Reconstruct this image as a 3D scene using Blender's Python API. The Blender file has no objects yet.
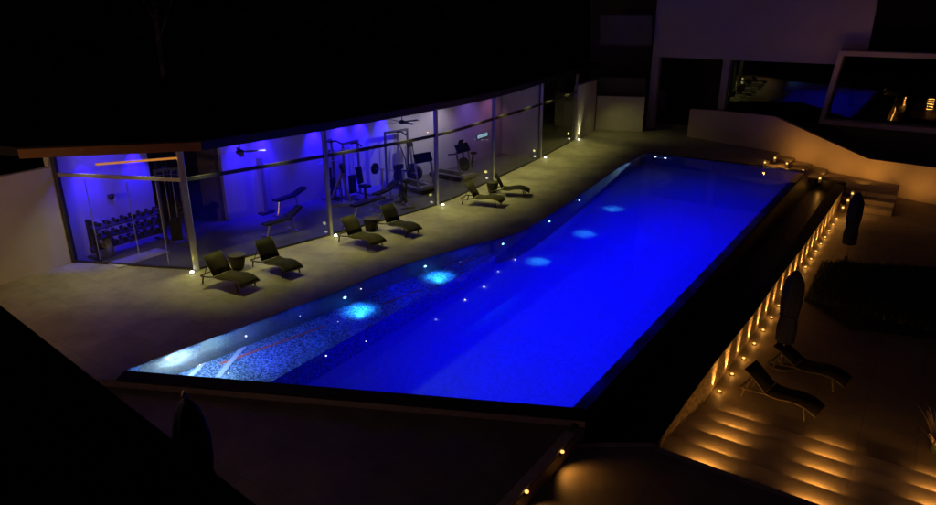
import bpy, bmesh, math, random
from mathutils import Vector, Matrix
from mathutils.geometry import tessellate_polygon
random.seed(7)
S = bpy.context.scene
C = S.collection
PI = math.pi
R = math.radians

# ------------------------------------------------------------------ survey helpers
CAM_H, FOC, PITCH = 6.5, 676.0, R(20)
_F = Vector((0, math.cos(PITCH), -math.sin(PITCH)))
_U = Vector((0, math.sin(PITCH), math.cos(PITCH)))
_X = Vector((1, 0, 0))
EYE = Vector((0, 0, CAM_H))
def ray(x, y):
    return _F + _X * ((x - 468) / FOC) + _U * ((252.5 - y) / FOC)
def at(x, y, z=0.0):
    """photo point -> point on the level z"""
    d = ray(x, y)
    return EYE + d * ((z - CAM_H) / d.z)
def on_plane(x, y, a, b):
    """photo point -> point on the vertical plane through a and b"""
    d = ray(x, y); e = (b[0] - a[0], b[1] - a[1]); n = (e[1], -e[0])
    t = ((a[0]) * n[0] + (a[1]) * n[1]) / (d.x * n[0] + d.y * n[1])
    return EYE + d * t
# pool axes: u runs along the overflow edge away from the balcony, v runs outward over that edge
O = Vector((2.015, 10.027, 0)); D = Vector((0.56399, 0.82578, 0)); N = Vector((0.82578, -0.56399, 0))
def W(u, v, z=0.0):
    p = O + D * u + N * v
    return Vector((p.x, p.y, z))
def UV(p):
    q = Vector((p[0], p[1], 0)) - O
    return q.dot(D), q.dot(N)
AXIS = math.atan2(D.y, D.x)

# ------------------------------------------------------------------ materials
MATS = {}
def nodes_of(name):
    m = bpy.data.materials.new(name); m.use_nodes = True
    nt = m.node_tree
    return m, nt, nt.nodes['Principled BSDF']
def mat(name, col, rough=0.6, metal=0.0, var=0.15, scale=6.0, bump=0.0, bscale=60.0, spec=0.4, bdist=0.01):
    if name in MATS: return MATS[name]
    m, nt, b = nodes_of(name)
    b.inputs['Roughness'].default_value = rough
    b.inputs['Metallic'].default_value = metal
    b.inputs['Specular IOR Level'].default_value = spec
    tc = nt.nodes.new('ShaderNodeTexCoord')
    ns = nt.nodes.new('ShaderNodeTexNoise'); ns.inputs['Scale'].default_value = scale; ns.inputs['Detail'].default_value = 6
    nt.links.new(tc.outputs['Object'], ns.inputs['Vector'])
    rp = nt.nodes.new('ShaderNodeValToRGB')
    rp.color_ramp.elements[0].position = 0.3; rp.color_ramp.elements[1].position = 0.7
    rp.color_ramp.elements[0].color = tuple(c * (1 - var) for c in col) + (1,)
    rp.color_ramp.elements[1].color = tuple(min(1, c * (1 + var)) for c in col) + (1,)
    nt.links.new(ns.outputs['Fac'], rp.inputs['Fac'])
    nt.links.new(rp.outputs['Color'], b.inputs['Base Color'])
    if bump:
        n2 = nt.nodes.new('ShaderNodeTexNoise'); n2.inputs['Scale'].default_value = bscale; n2.inputs['Detail'].default_value = 5
        nt.links.new(tc.outputs['Object'], n2.inputs['Vector'])
        bp = nt.nodes.new('ShaderNodeBump'); bp.inputs['Strength'].default_value = bump; bp.inputs['Distance'].default_value = bdist
        nt.links.new(n2.outputs['Fac'], bp.inputs['Height'])
        nt.links.new(bp.outputs['Normal'], b.inputs['Normal'])
    MATS[name] = m
    return m
def glow(name, col, strength, sample=False):
    if name in MATS: return MATS[name]
    m = bpy.data.materials.new(name); m.use_nodes = True
    nt = m.node_tree; nt.nodes.remove(nt.nodes['Principled BSDF'])
    e = nt.nodes.new('ShaderNodeEmission'); e.inputs['Color'].default_value = tuple(col) + (1,); e.inputs['Strength'].default_value = strength
    nt.links.new(e.outputs[0], nt.nodes['Material Output'].inputs['Surface'])
    m.cycles.emission_sampling = 'AUTO' if sample else 'NONE'
    MATS[name] = m
    return m
def tiles(name, col, size, joint, rough=0.55, var=0.12, gap=0.012, bump=0.25):
    """large stone slabs laid along the pool axes, with mottling and fine joints"""
    m, nt, b = nodes_of(name)
    b.inputs['Roughness'].default_value = rough
    tc = nt.nodes.new('ShaderNodeTexCoord'); mp = nt.nodes.new('ShaderNodeMapping')
    mp.inputs['Rotation'].default_value = (0, 0, -AXIS)
    nt.links.new(tc.outputs['Object'], mp.inputs['Vector'])
    br = nt.nodes.new('ShaderNodeTexBrick'); br.offset = 0.0
    br.inputs['Scale'].default_value = 1.0
    br.inputs['Brick Width'].default_value = size; br.inputs['Row Height'].default_value = size
    br.inputs['Mortar Size'].default_value = gap; br.inputs['Mortar Smooth'].default_value = 0.3
    br.inputs['Color1'].default_value = tuple(c * (1 - var) for c in col) + (1,)
    br.inputs['Color2'].default_value = tuple(c * (1 + var) for c in col) + (1,)
    br.inputs['Mortar'].default_value = tuple(joint) + (1,)
    nt.links.new(mp.outputs[0], br.inputs['Vector'])
    ns = nt.nodes.new('ShaderNodeTexNoise'); ns.inputs['Scale'].default_value = 1.6; ns.inputs['Detail'].default_value = 8; ns.inputs['Roughness'].default_value = 0.65
    nt.links.new(tc.outputs['Object'], ns.inputs['Vector'])
    rp = nt.nodes.new('ShaderNodeMapRange'); rp.inputs['From Min'].default_value = .3; rp.inputs['From Max'].default_value = .7
    rp.inputs['To Min'].default_value = .72; rp.inputs['To Max'].default_value = 1.18
    nt.links.new(ns.outputs['Fac'], rp.inputs['Value'])
    mx = nt.nodes.new('ShaderNodeMix'); mx.data_type = 'RGBA'; mx.blend_type = 'MULTIPLY'; mx.inputs[0].default_value = 1
    nt.links.new(br.outputs['Color'], mx.inputs[6]); nt.links.new(rp.outputs[0], mx.inputs[7])
    nt.links.new(mx.outputs[2], b.inputs['Base Color'])
    n2 = nt.nodes.new('ShaderNodeTexNoise'); n2.inputs['Scale'].default_value = 35; n2.inputs['Detail'].default_value = 5
    nt.links.new(tc.outputs['Object'], n2.inputs['Vector'])
    bp = nt.nodes.new('ShaderNodeBump'); bp.inputs['Strength'].default_value = bump; bp.inputs['Distance'].default_value = .006
    nt.links.new(n2.outputs['Fac'], bp.inputs['Height']); nt.links.new(bp.outputs[0], b.inputs['Normal'])
    MATS[name] = m
    return m
def mosaic(name, dark, light, cell, power=1.0):
    m, nt, b = nodes_of(name)
    b.inputs['Roughness'].default_value = .35
    tc = nt.nodes.new('ShaderNodeTexCoord'); mp = nt.nodes.new('ShaderNodeMapping')
    mp.inputs['Rotation'].default_value = (0, 0, -AXIS); mp.inputs['Location'].default_value = (.013, .017, .011)
    nt.links.new(tc.outputs['Object'], mp.inputs['Vector'])
    sc = nt.nodes.new('ShaderNodeVectorMath'); sc.operation = 'SCALE'; sc.inputs['Scale'].default_value = 1 / cell
    fl = nt.nodes.new('ShaderNodeVectorMath'); fl.operation = 'FLOOR'
    wn = nt.nodes.new('ShaderNodeTexWhiteNoise')
    nt.links.new(mp.outputs[0], sc.inputs[0]); nt.links.new(sc.outputs[0], fl.inputs[0]); nt.links.new(fl.outputs[0], wn.inputs['Vector'])
    pw = nt.nodes.new('ShaderNodeMath'); pw.operation = 'POWER'; pw.inputs[1].default_value = power
    nt.links.new(wn.outputs['Value'], pw.inputs[0])
    mx = nt.nodes.new('ShaderNodeMix'); mx.data_type = 'RGBA'
    mx.inputs[6].default_value = tuple(dark) + (1,); mx.inputs[7].default_value = tuple(light) + (1,)
    nt.links.new(pw.outputs[0], mx.inputs[0]); nt.links.new(mx.outputs[2], b.inputs['Base Color'])
    MATS[name] = m
    return m
def two_sided(nt, ior):
    fr = nt.nodes.new('ShaderNodeFresnel'); ge = nt.nodes.new('ShaderNodeNewGeometry')
    mr = nt.nodes.new('ShaderNodeMapRange'); mr.inputs['To Min'].default_value = ior; mr.inputs['To Max'].default_value = 1 / ior
    nt.links.new(ge.outputs['Backfacing'], mr.inputs['Value']); nt.links.new(mr.outputs[0], fr.inputs['IOR'])
    return fr
def clear(name, tint, refl_scale=1.0, rough=0.0, ior=1.45, bump=0.0):
    """sheet glass / water skin: see-through plus Fresnel mirror"""
    m = bpy.data.materials.new(name); m.use_nodes = True
    nt = m.node_tree; nt.nodes.remove(nt.nodes['Principled BSDF'])
    t = nt.nodes.new('ShaderNodeBsdfTransparent'); t.inputs[0].default_value = tuple(tint) + (1,)
    g = nt.nodes.new('ShaderNodeBsdfGlossy'); g.inputs['Roughness'].default_value = rough; g.inputs[0].default_value = (1, 1, 1, 1)
    fr = two_sided(nt, ior)
    mu = nt.nodes.new('ShaderNodeMath'); mu.operation = 'MULTIPLY'; mu.use_clamp = True; mu.inputs[1].default_value = refl_scale
    nt.links.new(fr.outputs[0], mu.inputs[0])
    mx = nt.nodes.new('ShaderNodeMixShader')
    nt.links.new(mu.outputs[0], mx.inputs[0]); nt.links.new(t.outputs[0], mx.inputs[1]); nt.links.new(g.outputs[0], mx.inputs[2])
    nt.links.new(mx.outputs[0], nt.nodes['Material Output'].inputs['Surface'])
    if bump:
        tc = nt.nodes.new('ShaderNodeTexCoord'); ns = nt.nodes.new('ShaderNodeTexNoise'); ns.inputs['Scale'].default_value = 5; ns.inputs['Detail'].default_value = 3
        nt.links.new(tc.outputs['Object'], ns.inputs['Vector'])
        bp = nt.nodes.new('ShaderNodeBump'); bp.inputs['Strength'].default_value = bump; bp.inputs['Distance'].default_value = .02
        nt.links.new(ns.outputs['Fac'], bp.inputs['Height'])
        nt.links.new(bp.outputs[0], g.inputs['Normal']); nt.links.new(bp.outputs[0], fr.inputs['Normal'])
    MATS[name] = m
    return m
def stone_cladding(name):
    m, nt, b = nodes_of(name)
    b.inputs['Roughness'].default_value = .8
    tc = nt.nodes.new('ShaderNodeTexCoord'); mp = nt.nodes.new('ShaderNodeMapping'); mp.inputs['Scale'].default_value = (1, 1, 2.2)
    nt.links.new(tc.outputs['Object'], mp.inputs['Vector'])
    vo = nt.nodes.new('ShaderNodeTexVoronoi'); vo.inputs['Scale'].default_value = 13
    vd = nt.nodes.new('ShaderNodeTexVoronoi'); vd.feature = 'DISTANCE_TO_EDGE'; vd.inputs['Scale'].default_value = 13
    ns = nt.nodes.new('ShaderNodeTexNoise'); ns.inputs['Scale'].default_value = 45; ns.inputs['Detail'].default_value = 6
    for n in (vo, vd, ns): nt.links.new(mp.outputs[0], n.inputs['Vector'])
    sp = nt.nodes.new('ShaderNodeSeparateColor'); nt.links.new(vo.outputs['Color'], sp.inputs[0])
    rp = nt.nodes.new('ShaderNodeValToRGB')
    rp.color_ramp.elements[0].color = (.24, .18, .12, 1); rp.color_ramp.elements[1].color = (.62, .52, .38, 1)
    nt.links.new(sp.outputs[0], rp.inputs[0]); nt.links.new(rp.outputs[0], b.inputs['Base Color'])
    cl = nt.nodes.new('ShaderNodeMath'); cl.operation = 'MINIMUM'; cl.inputs[1].default_value = .09
    nt.links.new(vd.outputs['Distance'], cl.inputs[0])
    m1 = nt.nodes.new('ShaderNodeMath'); m1.operation = 'MULTIPLY_ADD'; m1.inputs[1].default_value = 6
    m2 = nt.nodes.new('ShaderNodeMath'); m2.operation = 'MULTIPLY_ADD'; m2.inputs[1].default_value = .9
    nt.links.new(ns.outputs['Fac'], m2.inputs[0]); nt.links.new(sp.outputs[1], m2.inputs[2])
    nt.links.new(cl.outputs[0], m1.inputs[0]); nt.links.new(m2.outputs[0], m1.inputs[2])
    bp = nt.nodes.new('ShaderNodeBump'); bp.inputs['Strength'].default_value = 1; bp.inputs['Distance'].default_value = .05
    nt.links.new(m1.outputs[0], bp.inputs['Height']); nt.links.new(bp.outputs[0], b.inputs['Normal'])
    MATS[name] = m
    return m
def sling(name, col):
    """open weave mesh: part diffuse, part see-through glow"""
    m, nt, b = nodes_of(name)
    b.inputs['Base Color'].default_value = tuple(col) + (1,); b.inputs['Roughness'].default_value = .8
    tl = nt.nodes.new('ShaderNodeBsdfTranslucent'); tl.inputs[0].default_value = tuple(min(1, c * 1.6) for c in col) + (1,)
    tc = nt.nodes.new('ShaderNodeTexCoord'); wv = nt.nodes.new('ShaderNodeTexWave'); wv.inputs['Scale'].default_value = 45
    nt.links.new(tc.outputs['Object'], wv.inputs['Vector'])
    bp = nt.nodes.new('ShaderNodeBump'); bp.inputs['Strength'].default_value = .3; bp.inputs['Distance'].default_value = .003
    nt.links.new(wv.outputs['Fac'], bp.inputs['Height']); nt.links.new(bp.outputs[0], b.inputs['Normal'])
    mx = nt.nodes.new('ShaderNodeMixShader'); mx.inputs[0].default_value = .35
    nt.links.new(b.outputs[0], mx.inputs[1]); nt.links.new(tl.outputs[0], mx.inputs[2])
    nt.links.new(mx.outputs[0], nt.nodes['Material Output'].inputs['Surface'])
    MATS[name] = m
    return m

M_DECK = tiles('deck_limestone', (.36, .34, .29), 1.1, (.27, .255, .215), var=.06, gap=.011)
M_TERR = tiles('terrace_sandstone', (.22, .185, .145), .9, (.15, .13, .10), var=.07)
M_FRONT = tiles('front_terrace_stone', (.20, .17, .145), 1.25, (.15, .13, .11), var=.05)
M_STEP = tiles('step_sandstone', (.40, .34, .27), 1.5, (.3, .26, .2), var=.05, gap=.006, rough=.85)
M_GYMF = tiles('gym_rubber_floor', (.17, .17, .19), 1.0, (.13, .13, .14), var=.06, rough=.5)
M_SHELF = mosaic('shelf_mosaic', (.012, .022, .08), (.25, .37, .74), .03, 1.6)
M_FLOOR = mosaic('deep_pool_mosaic', (.44, .47, .54), (.58, .61, .67), .05)  # same mosaic pattern; haze of the deep water put into its low contrast
M_NOSE = mat('red_nosing_tile', (.55, .10, .09), .4, scale=30)
M_STRIPE = mat('pale_nosing_tile', (.42, .42, .62), .4, scale=30)
M_BLACKT = mat('black_basin_tile', (.012, .012, .014), .55, scale=20, spec=.15)
M_COPE = mat('dark_coping_stone', (.05, .04, .033), .9, scale=8, bump=.2, spec=.1)
M_RISER = mat('lit_riser_stone', (.5, .41, .33), .7, scale=8, bump=.2)  # warm light on the kerb edges put into a lighter stone colour
M_STONE = stone_cladding('split_stone_cladding')
M_WHITE = mat('white_render', (.70, .67, .64), .8, var=.06, scale=1.2, bump=.15, bscale=90)
M_CREAM = mat('cream_render', (.62, .52, .38), .85, var=.10, scale=.9, bump=.2, bscale=80)
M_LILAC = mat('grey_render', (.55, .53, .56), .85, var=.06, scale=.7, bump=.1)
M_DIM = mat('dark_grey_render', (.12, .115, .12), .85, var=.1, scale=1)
M_ROOF = mat('roof_membrane', (.02, .02, .022), .95, var=.25, scale=1.5, spec=.1)
M_FASC = mat('brown_fascia_board', (.20, .075, .018), .6, var=.18, scale=3)
M_ALU = mat('grey_aluminium', (.45, .45, .46), .35, .6, var=.05)
M_DALU = mat('dark_aluminium', (.07, .07, .075), .4, .5, var=.08)
M_MACH = mat('grey_machine_frame', (.20, .20, .21), .4, .4, var=.08)
M_STEEL = mat('brushed_steel', (.6, .6, .62), .3, .9, var=.05)
M_BLACK = mat('black_rubber', (.015, .015, .017), .55, var=.2)
M_DGREY = mat('charcoal_plastic', (.05, .05, .055), .45, var=.15)
M_WPLA = mat('white_plastic', (.34, .34, .36), .4, var=.05)
M_PAPER = mat('white_paper', (.82, .82, .84), .8, var=.03)
M_MAT = mat('pale_mat', (.5, .5, .52), .8, var=.06)
M_SLING = sling('lamplit_sling', (.085, .08, .042))  # same mesh as the next one, with the lamp glow put into its colour
M_SLINGD = sling('dim_sling', (.022, .021, .019))  # same mesh out of the lamp glow, darkness put into its colour
M_FRAMEB = mat('brown_lounger_frame', (.055, .045, .035), .5, var=.1)
M_WICK = mat('dark_wicker', (.035, .032, .026), .7, var=.35, scale=70, bump=.6, bscale=110)
M_WTOP = mat('wicker_table_top', (.06, .055, .04), .6, var=.25, scale=60)
M_FRAMEP = mat('lit_lounger_frame', (.085, .064, .04), .5, var=.1)  # lamplight on the nearer terrace lounger's rail put into the frame colour
M_NAVY = mat('navy_canvas', (.007, .011, .055), .85, var=.2, scale=9, bump=.3, bscale=14)
M_WOOD = mat('parasol_pole_wood', (.34, .24, .15), .5, var=.2, scale=12)
M_LAWN = mat('lawn_soil', (.015, .02, .010), .95, var=.3, scale=9)
M_LEAF = mat('dark_leaf', (.03, .045, .02), .6, var=.4, scale=4)
M_BLADE = mat('dry_pale_blade', (.42, .36, .26), .6, var=.2, scale=9)
M_BARK = mat('pale_bark', (.20, .19, .17), .9, var=.3, scale=5, bump=.5)
M_EARTH = mat('dark_earth', (.02, .018, .014), .95, var=.3, scale=.6)
M_BRASS = mat('bronze_fixture', (.10, .07, .04), .4, .6)
M_GLASS = clear('gym_glass', (.93, .94, .95), 1.0, 0.0, 1.45)
M_WATER = clear('water_skin', (.93, .96, 1.0), .5, .01, 1.33, .008)
M_BASW = mat('basin_black_water', (.003, .003, .004), .35, var=.1, spec=.08)
def water_mat(name):
    m = bpy.data.materials.new(name); m.use_nodes = True
    nt = m.node_tree; nt.nodes.remove(nt.nodes['Principled BSDF'])
    t = nt.nodes.new('ShaderNodeBsdfRefraction'); t.inputs['Color'].default_value = (.92, .95, 1, 1); t.inputs['IOR'].default_value = 1.33; t.inputs['Roughness'].default_value = .0
    g = nt.nodes.new('ShaderNodeBsdfGlossy'); g.inputs['Roughness'].default_value = .01; g.inputs[0].default_value = (.7, .7, .7, 1)
    fr = nt.nodes.new('ShaderNodeFresnel'); fr.inputs['IOR'].default_value = 1.33
    mx = nt.nodes.new('ShaderNodeMixShader')
    nt.links.new(fr.outputs[0], mx.inputs[0]); nt.links.new(t.outputs[0], mx.inputs[1]); nt.links.new(g.outputs[0], mx.inputs[2])
    nt.links.new(mx.outputs[0], nt.nodes['Material Output'].inputs['Surface'])
    tc = nt.nodes.new('ShaderNodeTexCoord'); ns = nt.nodes.new('ShaderNodeTexNoise'); ns.inputs['Scale'].default_value = 2.2; ns.inputs['Detail'].default_value = 2
    nt.links.new(tc.outputs['Object'], ns.inputs['Vector'])
    bp = nt.nodes.new('ShaderNodeBump'); bp.inputs['Strength'].default_value = .12; bp.inputs['Distance'].default_value = .012
    nt.links.new(ns.outputs['Fac'], bp.inputs['Height'])
    for n in (t, g, fr): nt.links.new(bp.outputs[0], n.inputs['Normal'])
    MATS[name] = m
    return m
M_WATER = water_mat('pool_water')
def mirror_glass(name, k):
    m = bpy.data.materials.new(name); m.use_nodes = True
    nt = m.node_tree; nt.nodes.remove(nt.nodes['Principled BSDF'])
    t = nt.nodes.new('ShaderNodeBsdfTransparent'); t.inputs[0].default_value = (.3, .3, .32, 1)
    g = nt.nodes.new('ShaderNodeBsdfGlossy'); g.inputs['Roughness'].default_value = 0; g.inputs[0].default_value = (.95, .95, 1, 1)
    lw = two_sided(nt, 1.5)
    ad = nt.nodes.new('ShaderNodeMath'); ad.operation = 'ADD'; ad.use_clamp = True; ad.inputs[1].default_value = k
    nt.links.new(lw.outputs[0], ad.inputs[0])
    mx = nt.nodes.new('ShaderNodeMixShader'); nt.links.new(ad.outputs[0], mx.inputs[0])
    nt.links.new(t.outputs[0], mx.inputs[1]); nt.links.new(g.outputs[0], mx.inputs[2])
    nt.links.new(mx.outputs[0], nt.nodes['Material Output'].inputs['Surface'])
    return m
M_MIRR = mirror_glass('coated_window_glass', .035)
AMBER = (1.0, .415, .07)
G_AMB = glow('amber_lamp_face', (1.0, .52, .12), 2.0)
G_AMBS = glow('amber_step_strip', (1.0, .5, .1), 2)
G_WARM = glow('warm_white_lamp_face', (1.0, .97, .72), 7)
G_STRIP = glow('orange_cove_strip', (1.0, .36, .06), .55)
G_STAR = glow('star_point', (.95, .9, 1.0), 3.5)
G_CYAN = glow('cyan_pool_lens', (.35, .85, 1.0), 5)
G_POOLW = glow('white_pool_lens', (.8, .95, 1.0), 6)
G_SCREEN = glow('pale_screen', (.5, .8, 1.0), .5)

# ------------------------------------------------------------------ mesh helpers
class MB:
    def __init__(s): s.bm = bmesh.new()
    def box(s, c, size, rz=0.0, rx=0.0, ry=0.0):
        m = Matrix.Translation(Vector(c)) @ Matrix.Rotation(rz, 4, 'Z') @ Matrix.Rotation(ry, 4, 'Y') @ Matrix.Rotation(rx, 4, 'X')
        v = []
        for z in (-.5, .5):
            for y in (-.5, .5):
                for x in (-.5, .5):
                    v.append(s.bm.verts.new(m @ Vector((x * size[0], y * size[1], z * size[2]))))
        for f in ((0, 2, 3, 1), (4, 5, 7, 6), (0, 1, 5, 4), (2, 6, 7, 3), (0, 4, 6, 2), (1, 3, 7, 5)):
            s.bm.faces.new([v[i] for i in f])
        return s
    def prism(s, poly, z0, z1, cap=True):
        """upright prism over a plan outline; z0/z1 may be lists"""
        n = len(poly)
        a = z0 if isinstance(z0, (list, tuple)) else [z0] * n
        b = z1 if isinstance(z1, (list, tuple)) else [z1] * n
        lo = [s.bm.verts.new((p[0], p[1], a[i])) for i, p in enumerate(poly)]
        hi = [s.bm.verts.new((p[0], p[1], b[i])) for i, p in enumerate(poly)]
        fs = []
        for i in range(n):
            j = (i + 1) % n
            fs.append(s.bm.faces.new((lo[i], lo[j], hi[j], hi[i])))
        if cap:
            for tri in tessellate_polygon([[Vector((p[0], p[1], 0)) for p in poly]]):
                s.bm.faces.new([hi[i] for i in tri]); s.bm.faces.new([lo[i] for i in reversed(tri)])
        return s
    def sheet(s, pts):
        v = [s.bm.verts.new(p) for p in pts]
        for tri in tessellate_polygon([[Vector(p) for p in pts]]): s.bm.faces.new([v[i] for i in tri])
        return s
    def wallpanel(s, pts, depth):
        """slab whose face outline is the 3-D polygon pts, extruded by the vector depth"""
        n = len(pts); depth = Vector(depth)
        a = [s.bm.verts.new(p) for p in pts]; b = [s.bm.verts.new(Vector(p) + depth) for p in pts]
        for i in range(n):
            j = (i + 1) % n
            s.bm.faces.new((a[i], a[j], b[j], b[i]))
        for tri in tessellate_polygon([[Vector(p) for p in pts]]):
            s.bm.faces.new([a[i] for i in tri]); s.bm.faces.new([b[i] for i in reversed(tri)])
        return s
    def tube(s, pts, r, n=8, cap=True):
        pts = [Vector(p) for p in pts]
        rs = r if isinstance(r, (list, tuple)) else [r] * len(pts)
        rings = []
        for i, p in enumerate(pts):
            d = (pts[min(i + 1, len(pts) - 1)] - pts[max(i - 1, 0)]).normalized()
            a = d.orthogonal().normalized() if abs(d.z) > .98 else d.cross(Vector((0, 0, 1))).normalized()
            b = d.cross(a)
            rings.append([s.bm.verts.new(p + (a * math.cos(2 * PI * k / n) + b * math.sin(2 * PI * k / n)) * rs[i]) for k in range(n)])
        for q in range(len(rings) - 1):
            for k in range(n):
                s.bm.faces.new((rings[q][k], rings[q][(k + 1) % n], rings[q + 1][(k + 1) % n], rings[q + 1][k]))
        if cap:
            s.bm.faces.new(list(reversed(rings[0]))); s.bm.faces.new(rings[-1])
        return s
    def lathe(s, prof, n=20, c=(0, 0, 0)):
        rings = []
        for r, z in prof:
            rings.append([s.bm.verts.new((c[0] + r * math.cos(2 * PI * k / n), c[1] + r * math.sin(2 * PI * k / n), c[2] + z)) for k in range(n)])
        for q in range(len(rings) - 1):
            for k in range(n):
                s.bm.faces.new((rings[q][k], rings[q][(k + 1) % n], rings[q + 1][(k + 1) % n], rings[q + 1][k]))
        s.bm.faces.new(list(reversed(rings[0]))); s.bm.faces.new(rings[-1])
        return s
    def ribbon(s, path, half, th):
        """a slab of width 2*half (local y) following an x/z path"""
        for sgn in (1,):
            up, dn = [], []
            for i, (x, z) in enumerate(path):
                q = path[min(i + 1, len(path) - 1)]; p = path[max(i - 1, 0)]
                t = Vector((q[0] - p[0], q[1] - p[1])).normalized(); nn = (-t.y * th, t.x * th)
                up.append([s.bm.verts.new((x, -half, z)), s.bm.verts.new((x, half, z))])
                dn.append([s.bm.verts.new((x - nn[0], -half, z - nn[1])), s.bm.verts.new((x - nn[0], half, z - nn[1]))])
            for i in range(len(path) - 1):
                s.bm.faces.new((up[i][0], up[i + 1][0], up[i + 1][1], up[i][1]))
                s.bm.faces.new((dn[i][0], dn[i][1], dn[i + 1][1], dn[i + 1][0]))
                s.bm.faces.new((up[i][0], dn[i][0], dn[i + 1][0], up[i + 1][0]))
                s.bm.faces.new((up[i][1], up[i + 1][1], dn[i + 1][1], dn[i][1]))
            for i in (0, -1):
                s.bm.faces.new((up[i][0], up[i][1], dn[i][1], dn[i][0]))
        return s
    def build(s, name, m, parent=None, smooth=False, world=False, bevel=0.0):
        bmesh.ops.recalc_face_normals(s.bm, faces=s.bm.faces)
        me = bpy.data.meshes.new(name); s.bm.to_mesh(me); s.bm.free()
        me.materials.append(m)
        if smooth:
            for p in me.polygons: p.use_smooth = True
        o = bpy.data.objects.new(name, me); C.objects.link(o)
        if parent:
            o.parent = parent
            if world:
                off = Vector((0, 0, 0)); q = parent
                while q: off += q.location; q = q.parent
                o.location = -off
        if bevel:
            bv = o.modifiers.new('edge', 'BEVEL'); bv.width = bevel; bv.segments = 2; bv.limit_method = 'ANGLE'
        return o
def tag(o, label, cat, group=None):
    o['label'] = label; o['category'] = cat
    if group: o['group'] = group
    return o
def struct(o):
    o['kind'] = 'structure'; return o
def thing(name, loc, label, cat, group=None, rz=0.0):
    o = bpy.data.objects.new(name, None); C.objects.link(o)
    o.location = loc; o.rotation_euler = (0, 0, rz); o.empty_display_size = .1
    return tag(o, label, cat, group)
def dup(root, loc, rz=0.0, label=None, group=None):
    r = root.copy(); C.objects.link(r); r.location = loc; r.rotation_euler = (0, 0, rz)
    if label: r['label'] = label
    if group: r['group'] = group
    for ch in root.children:
        c = ch.copy(); C.objects.link(c); c.parent = r
        for g in ch.children:
            d = g.copy(); C.objects.link(d); d.parent = c
    return r
def lamp(kind, loc, col, power, target=None, angle=60, blend=.6, size=.03, size_y=None):
    l = bpy.data.lights.new(kind.lower() + '_lamp', kind); l.color = col; l.energy = power
    if kind == 'SPOT':
        l.spot_size = R(angle); l.spot_blend = blend; l.shadow_soft_size = size
    elif kind == 'POINT': l.shadow_soft_size = size
    elif kind == 'AREA':
        l.shape = 'RECTANGLE'; l.size = size; l.size_y = size_y or size
    o = bpy.data.objects.new(kind.lower() + '_lamp', l); C.objects.link(o); o.location = loc
    if target is not None:
        o.rotation_euler = (Vector(target) - Vector(loc)).to_track_quat('-Z', 'Y').to_euler()
    return o
def spline(pts, k=6):
    """Catmull-Rom through plan points"""
    P = [pts[0]] + list(pts) + [pts[-1]]; out = []
    for i in range(1, len(P) - 2):
        for j in range(k):
            t = j / k; r = []
            for c in range(2):
                a, b, d, e = P[i - 1][c], P[i][c], P[i + 1][c], P[i + 2][c]
                r.append(.5 * (2 * b + (d - a) * t + (2 * a - 5 * b + 4 * d - e) * t * t + (-a + 3 * b - 3 * d + e) * t ** 3))
            out.append(tuple(r))
    out.append(tuple(pts[-1]))
    return out
def xy(p): return (p[0], p[1])

# ------------------------------------------------------------------ the setting: levels
TZ = -1.0                                     # lower terrace
NL = Vector((-6.53, 11.32, 0)); NR = O.copy()
E_ = (NR - NL).normalized(); M_ = Vector((E_.y, -E_.x, 0))      # along the near edge; towards the balcony
left_uv = spline([UV(at(x, y, 0)) for x, y in ((125, 370), (200, 342), (270, 316), (340, 290), (397, 267.5), (454, 250), (500, 238), (528, 228), (563, 206.5), (602, 179), (632, 159))] + [(21.39, -6.85)], 4)
LEFT = [W(*p) for p in left_uv]
FR = W(21.39, 0); FL = LEFT[-1]
WZ = -.03

MB().prism([(-400, -200), (400, -200), (400, 700), (-400, 700)], -2.6, -2.4).build('ground', M_EARTH)
struct(bpy.data.objects['ground'])
# water sheet
w = MB().sheet([(p.x, p.y, WZ) for p in LEFT] + [(FR.x, FR.y, WZ), (NR.x, NR.y, WZ)]).build('water', M_WATER); struct(w)
if w.data.polygons[0].normal.z < 0: w.data.flip_normals()
# basin: deep floor, side walls, shelf
FZ, SZ = -2.1, -1.05
shelf_in = [W(u, -5.9) for u, v in left_uv]
b = MB()
b.sheet([(p.x, p.y, FZ) for p in LEFT] + [(FR.x, FR.y, FZ), (NR.x, NR.y, FZ)])
struct(b.build('pool_floor', M_FLOOR))
b = MB()
ring = LEFT + [FR]
for i in range(len(ring) - 1):
    p, q = ring[i], ring[i + 1]
    m = M_SHELF
    b.bm.faces.new([b.bm.verts.new(c) for c in ((p.x, p.y, FZ - .1), (q.x, q.y, FZ - .1), (q.x, q.y, .0), (p.x, p.y, .0))])
p, q = NR, NL
b.bm.faces.new([b.bm.verts.new(c) for c in ((p.x, p.y, FZ - .1), (q.x, q.y, FZ - .1), (q.x, q.y, -.004), (p.x, p.y, -.004))])
struct(b.build('pool_wall', M_SHELF))
# shelf along the curved edge (ends at u=16), second ledge, entry steps
def inner_near(v, off=0.0):
    """point on the near pool edge at outward coordinate v"""
    t = (v - UV(NL)[1]) / (UV(NR)[1] - UV(NL)[1]); p = NL.lerp(NR, t)
    return p
sh = [p for p in LEFT if UV(p)[0] < 6.9]
near_hit = inner_near(-5.9)
outl = [xy(p + N * .01 - D * .005) for p in sh] + [xy(W(6.9, -6.25)), xy(W(6.6, -5.98)), xy(W(6.1, -5.88)), xy(near_hit - M_ * .01)]
struct(MB().prism(outl, FZ + .01, SZ).build('pool_shelf', M_SHELF))
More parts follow.
